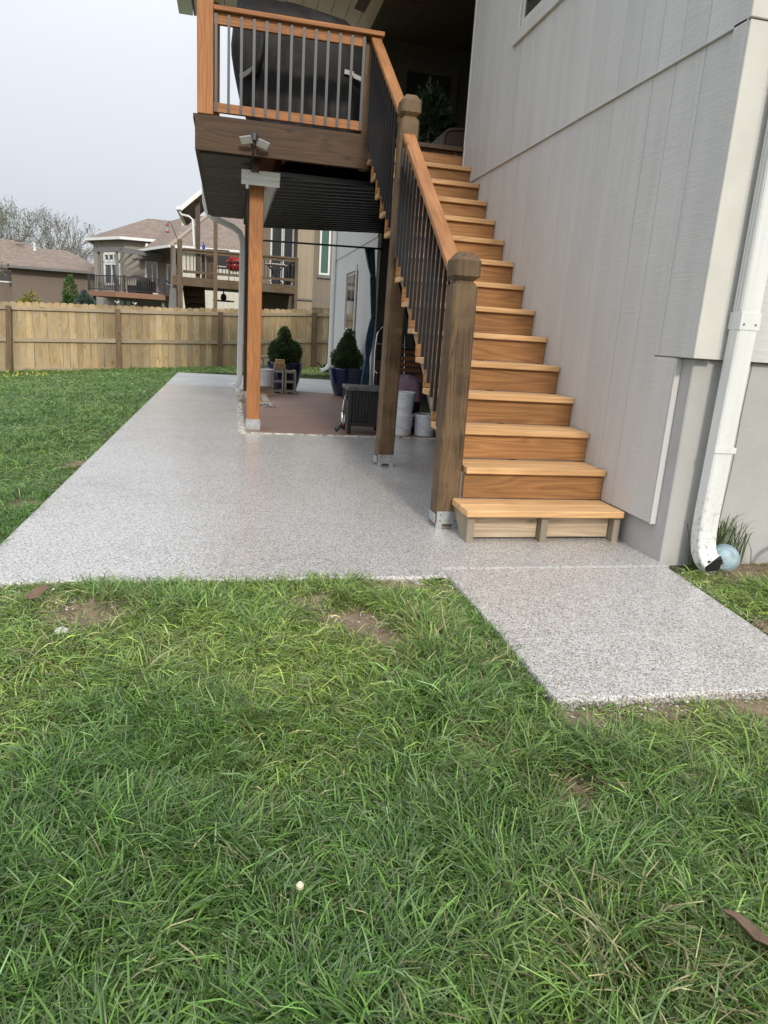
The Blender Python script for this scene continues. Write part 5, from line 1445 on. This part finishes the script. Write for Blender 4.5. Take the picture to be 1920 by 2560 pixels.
CM = np.array(cam.matrix_world.inverted())
def frustum(x, y, z):
    p = np.stack([x, y, z, np.ones_like(x)], 0); q = CM @ p
    u = 1740*q[0]/-q[2]/960; v = 1740*q[1]/-q[2]/1280
    return (q[2] < -0.1), u, v
def sample(x0, x1, y0, y1, dens, seed, d0=2.6, pw=1.6, off_frac=0.35):
    g = np.random.default_rng(seed)
    n = int((x1-x0)*(y1-y0)*dens)
    x = g.uniform(x0, x1, n); y = g.uniform(y0, y1, n)
    d = np.sqrt((x-CAM[0])**2+(y-CAM[1])**2+CAM[2]**2)
    pr = np.minimum(1, (d0/d)**pw)
    ok, u, v = frustum(x, y, np.full(n, -.05))
    inside = ok & (np.abs(u) < 1.12) & (np.abs(v) < 1.15)
    margin = (np.abs(u) < 2.2) & (np.abs(v) < 2.0)
    pr = pr*np.where(inside, 1, np.where(margin | (d < 2.2), off_frac, 0.0))
    k = (g.random(n) < pr) & ~in_slab(x, y, 0.0) & ~in_house(x, y, 0.0) & (y < FA[1]+(x-FA[0])*.24-.03)
    x, y, d = x[k], y[k], d[k]; n = len(x)
    pr = (1-np.clip(bareness(x, y)*1.05, 0, 1))*np.clip(0.55+0.9*fbm(x, y, 5.0, 9), 0, 1)
    k = g.random(n) < pr
    x, y, d = x[k], y[k], d[k]
    return x, y, gz(x, y), d, g
def build_grass(name, sets, label, cat=None, lenmul=1.0):
    VV = []; CC = []
    for (x, y, z, d, g) in sets:
        n = len(x)
        z = np.where(in_slab(x, y, -0.10), np.clip(z, -.035, -.022), z)
        th = (fbm(x, y, 1.4, 2)-.5)*14 + (vnoise(x, y, 8, 8)-.5)*9 + g.normal(size=n)*1.35
        mat_ = np.clip((fbm(x, y, 1.9, 12)-.40)*4.0, 0, 1)        # 1 = matted down
        lush = sstep(-1.5, -2.4, y)
        tall = np.clip((fbm(x, y, 2.6, 21)-.45)*5+.6*lush, 0, 1)
        mat_ = mat_*(1-.55*lush)
        near_edge = in_slab(x, y, -0.16)
        Ln = (0.045+0.075*g.random(n)+0.050*tall*g.random(n))*lenmul*np.where(near_edge, .68, 1.0)*(0.85+.3*vnoise(x, y, 9, 3))
        Ln = Ln*np.where(y > 4, .75, 1.0)*(1-.4*np.clip(bareness(x, y), 0, 1))
        ph0 = np.abs(g.normal(size=n))*.32+.20+.75*mat_*g.random(n)+.15
        dph = .24+.40*g.random(n)+.20*mat_
        wd = (0.0021+.0026*g.random(n))*np.clip(d/5.0, 1, 2.6)
        ux, uy = np.cos(th), np.sin(th); sx, sy = -uy, ux
        tw = g.normal(size=n)*.5
        sxx = sx*np.cos(tw); syy = sy*np.cos(tw); szz = np.sin(tw)*.8
        P = [np.stack([x, y, z-.006], -1)]
        for s in range(3):
            a = ph0+dph*s
            st_ = np.stack([ux*np.sin(a), uy*np.sin(a), np.cos(a)], -1)*(Ln/3)[:, None]
            P.append(P[-1]+st_)
        side = np.stack([sxx, syy, szz], -1)
        w0 = side*(wd*.5)[:, None]
        bt_ = np.where(g.random((n, 1)) < .6, .55, .10)
        vs = [P[0]-w0*.8, P[0]+w0*.8, P[1]-w0, P[1]+w0, P[2]-w0*.9, P[2]+w0*.9, P[3]-w0*bt_, P[3]+w0*bt_]
        V = np.stack(vs, 1)
        # colour: a property of each blade
        c = np.array([[.100, .205, .038]])*np.ones((n, 1))
        y1_ = np.clip((fbm(x, y, 1.2, 31)-.30)*3.0, 0, 1)[:, None]*g.random((n, 1))
        y1_ = np.clip(y1_*(1-.5*lush)[:, None]+.55*mat_[:, None]*g.random((n, 1)), 0, 1)
        y1_ = y1_*np.where(x < -3.25, .4, 1.0)[:, None]
        c = c*(1-y1_)+np.array([[.300, .390, .085]])*y1_
        bl = (g.random((n, 1)) < .30)*g.random((n, 1))*.9
        c = c*(1-bl)+np.array([[.150, .235, .115]])*bl
        dead = (g.random(n) < (.012+.30*np.clip(bareness(x, y)*2.5, 0, 1)+.07*mat_+.25*np.clip((fbm(x, y, 2.3, 41)-.60)*6, 0, 1)))[:, None]
        dead = dead & ((x > -3.25) | (g.random(n) < .3))[:, None]
        c = np.where(dead, np.array([[.38, .34, .17]])*(.6+.6*g.random((n, 1))), c)
        c = c*(.42+1.35*g.random((n, 1))**1.6)*np.where(g.random((n, 1)) < .10, 1.5, 1.0)*(1+.15*sstep(-2.2, -1.2, y))[:, None]
        VV.append(V); CC.append(c)
    V = np.concatenate(VV); C = np.concatenate(CC); n = len(V)
    me = bpy.data.meshes.new(name)
    me.vertices.add(n*8); me.vertices.foreach_set('co', V.reshape(-1))
    b = np.arange(n)[:, None]*8
    lp = np.concatenate([b+np.array([[0, 1, 3, 2]]), b+np.array([[2, 3, 5, 4]]), b+np.array([[4, 5, 7, 6]])], 1).reshape(-1)
    me.loops.add(len(lp)); me.loops.foreach_set('vertex_index', lp)
    ls = (np.arange(n)[:, None]*12+np.array([[0, 4, 8]])).reshape(-1)
    me.polygons.add(n*3); me.polygons.foreach_set('loop_start', ls)
    me.polygons.foreach_set('use_smooth', np.ones(n*3, bool))
    at = me.color_attributes.new('Col', 'FLOAT_COLOR', 'POINT')
    cc = np.ones((n, 8, 4)); cc[:, :, :3] = C[:, None, :]
    # foot of each blade blended towards a dark olive
    cc[:, 0:2, :3] = C[:, None, :]*.7+np.array([.05, .055, .025])*.3
    # mown tips are dry and pale
    mown = (g.random(n) < .35)[:, None, None]
    cc[:, 6:8, :3] = np.where(mown, C[:, None, :]*.45+np.array([.34, .33, .20])*.55, cc[:, 6:8, :3])
    at.data.foreach_set('color', cc.reshape(-1))
    me.materials.append(M['blade']); me.update(calc_edges=True)
    o = link(name, me); put(o, label, cat, kind='stuff')
    return n
S1 = sample(-5.2, 1.9, -4.2, -0.45, 34000, 1)
S2 = sample(-11, -3.28, -0.6, 15.4, 30000, 2, d0=2.2, pw=1.45, off_frac=.25)
S3 = sample(-3.3, 0.6, 12.15, 15.4, 9000, 3, d0=6.0, pw=1.2)
nb = build_grass('lawn_grass', [S1, S2, S3], 'green lawn grass in front of and left of the patio')

# flake chips spilled along the slab edges and on bare spots
g = np.random.default_rng(77); pts = []
for bx, by, r, s in BARE[:13]:
    k = int(90*r/.12); a = g.uniform(0, 6.28, k); q = r*1.2*np.sqrt(g.random(k)); pts.append(np.stack([bx+q*np.cos(a), by+q*np.sin(a)], 1))
k = 350; e = np.stack([g.uniform(-3.3, -1.2, k), -.5-np.abs(g.normal(size=k))*.05], 1); pts.append(e)
k = 220; pts.append(np.stack([-1.2-np.abs(g.normal(size=k))*.045, g.uniform(-1.65, -.5, k)], 1))
k = 200; pts.append(np.stack([g.uniform(-1.2, -.1, k), -1.65-np.abs(g.normal(size=k))*.05], 1))
k = 500; yv = g.uniform(-1.6, -.4, k); pts.append(np.stack([.03+.115*(yv+.4)+np.abs(g.normal(size=k))*.03, yv], 1))
A = np.concatenate(pts); A = A[~in_slab(A[:, 0], A[:, 1], 0.0) & ~in_house(A[:, 0], A[:, 1])]
z = gz(A[:, 0], A[:, 1]); z = np.where(in_slab(A[:, 0], A[:, 1], -0.10), np.clip(z, -.035, -.022), z)+.012+g.random(len(A))*.012
P = np.stack([A[:, 0], A[:, 1], z], 1); d1 = g.normal(size=P.shape)*.0030; d2 = g.normal(size=P.shape)*.0030; d1[:, 2] *= .4; d2[:, 2] *= .4
cc = np.where(g.random((len(A), 1)) < .6, .50, .22)*np.array([[1, .97, .93]])
put(link('flake_chips', quads_mesh('flake_chips', attr_mat('chip', .7, 0), np.stack([P-d1, P+d2, P+d1, P-d2], 1), cc)), 'white coating flakes spilled along the slab edges', kind='stuff')

# dandelions by the left fence post
k = 26; xy = np.stack([g.normal(-6.3, .45, k), g.normal(11.6, .7, k)], 1); z = gz(xy[:, 0], xy[:, 1])+.07
V = []
for (a, b), c in zip(xy, z):
    for t in range(2): V.append([(a-.014, b, c-.010+t*.004), (a+.014, b-.004, c-.010), (a+.014, b+.006*t, c+.010), (a-.014, b, c+.010)])
put(link('dandelions', quads_mesh('dandelions', attr_mat('dandelion_petals', .7, 0), np.array(V), np.tile([[.60, .45, .03]], (len(V), 1)))), 'yellow dandelion patch near the left fence post', kind='stuff')

# weeds against the foundation
def weed(loc, label, n, h, seed, heads):
    g = np.random.default_rng(seed); t = thing('weed_tuft', label, 'weed', loc, 'weeds along the foundation')
    mb = MB(); hd_ = MB()
    for i in range(n):
        a = g.uniform(0, 6.28); l = h*g.uniform(.45, 1); ln = g.uniform(.1, .55); b0 = Vector((g.normal(0, .035), g.normal(0, .015), 0)); w0 = .0025+.002*g.random()
        dirv = Vector((math.cos(a), math.sin(a)*.5-.15, 0)); side = Vector((-math.sin(a), math.cos(a), 0))*w0
        p = [b0, b0+dirv*l*ln*.25+Vector((0, 0, l*.5)), b0+dirv*l*ln*.8+Vector((0, 0, l*.88)), b0+dirv*l*ln*1.3+Vector((0, 0, l*.97))]
        mb.add([p[0]-side, p[0]+side, p[1]-side, p[1]+side, p[2]-side*.7, p[2]+side*.7, p[3]], [(0, 1, 3, 2), (2, 3, 5, 4), (4, 5, 6)])
        if i < heads:
            q = p[2]+Vector((0, 0, .0)); mb.tube([p[1], q], .0014, 4); hd_.lathe([(.001, 0), (.006, .006), (.0065, .02), (.002, .032)], q, 7)
    mb.build('blades', plain('weed_green', (.075, .115, .035), .6, .3, 30), t, local=True, smooth=True)
    if heads: hd_.build('seed_heads', plain('seed_head', (.14, .125, .05), .9, .3, 60), t, local=True, smooth=True)
weed((.275, -.375, -.03), 'tall weed tuft with seed heads right behind the downspout', 70, .33, 1, 6)
weed((.345, -.36, -.03), 'weed tuft with small flower heads left of the soil strip', 40, .36, 2, 5)
weed((.455, -.37, .0), 'thin grass weed against the foundation near the right edge', 22, .30, 3, 0)
# straw litter
st_ = MB(); g = np.random.default_rng(8)
for i in range(160):
    x = g.uniform(.33, .85); y = g.uniform(-.62, -.36); a = g.uniform(0, 3.14); l = g.uniform(.015, .06); zz = float(gz(x, y))+.02+g.random()*.012
    st_.beam((x, y, zz), (x+l*math.cos(a), y+l*math.sin(a)*.6, zz+g.normal()*.006), .002, .0015)
put(st_.build('straw_litter', plain('straw', (.30, .23, .12), .9, .3)), 'dry straw litter on the soil by the foundation', kind='stuff')
# pieces too small to pick apart singly
for o in bpy.data.objects:
    if o.name.split('.')[0] in ('screw_heads', 'lid_notches', 'spokes', 'seed_heads', 'blades'): o['kind'] = 'stuff'
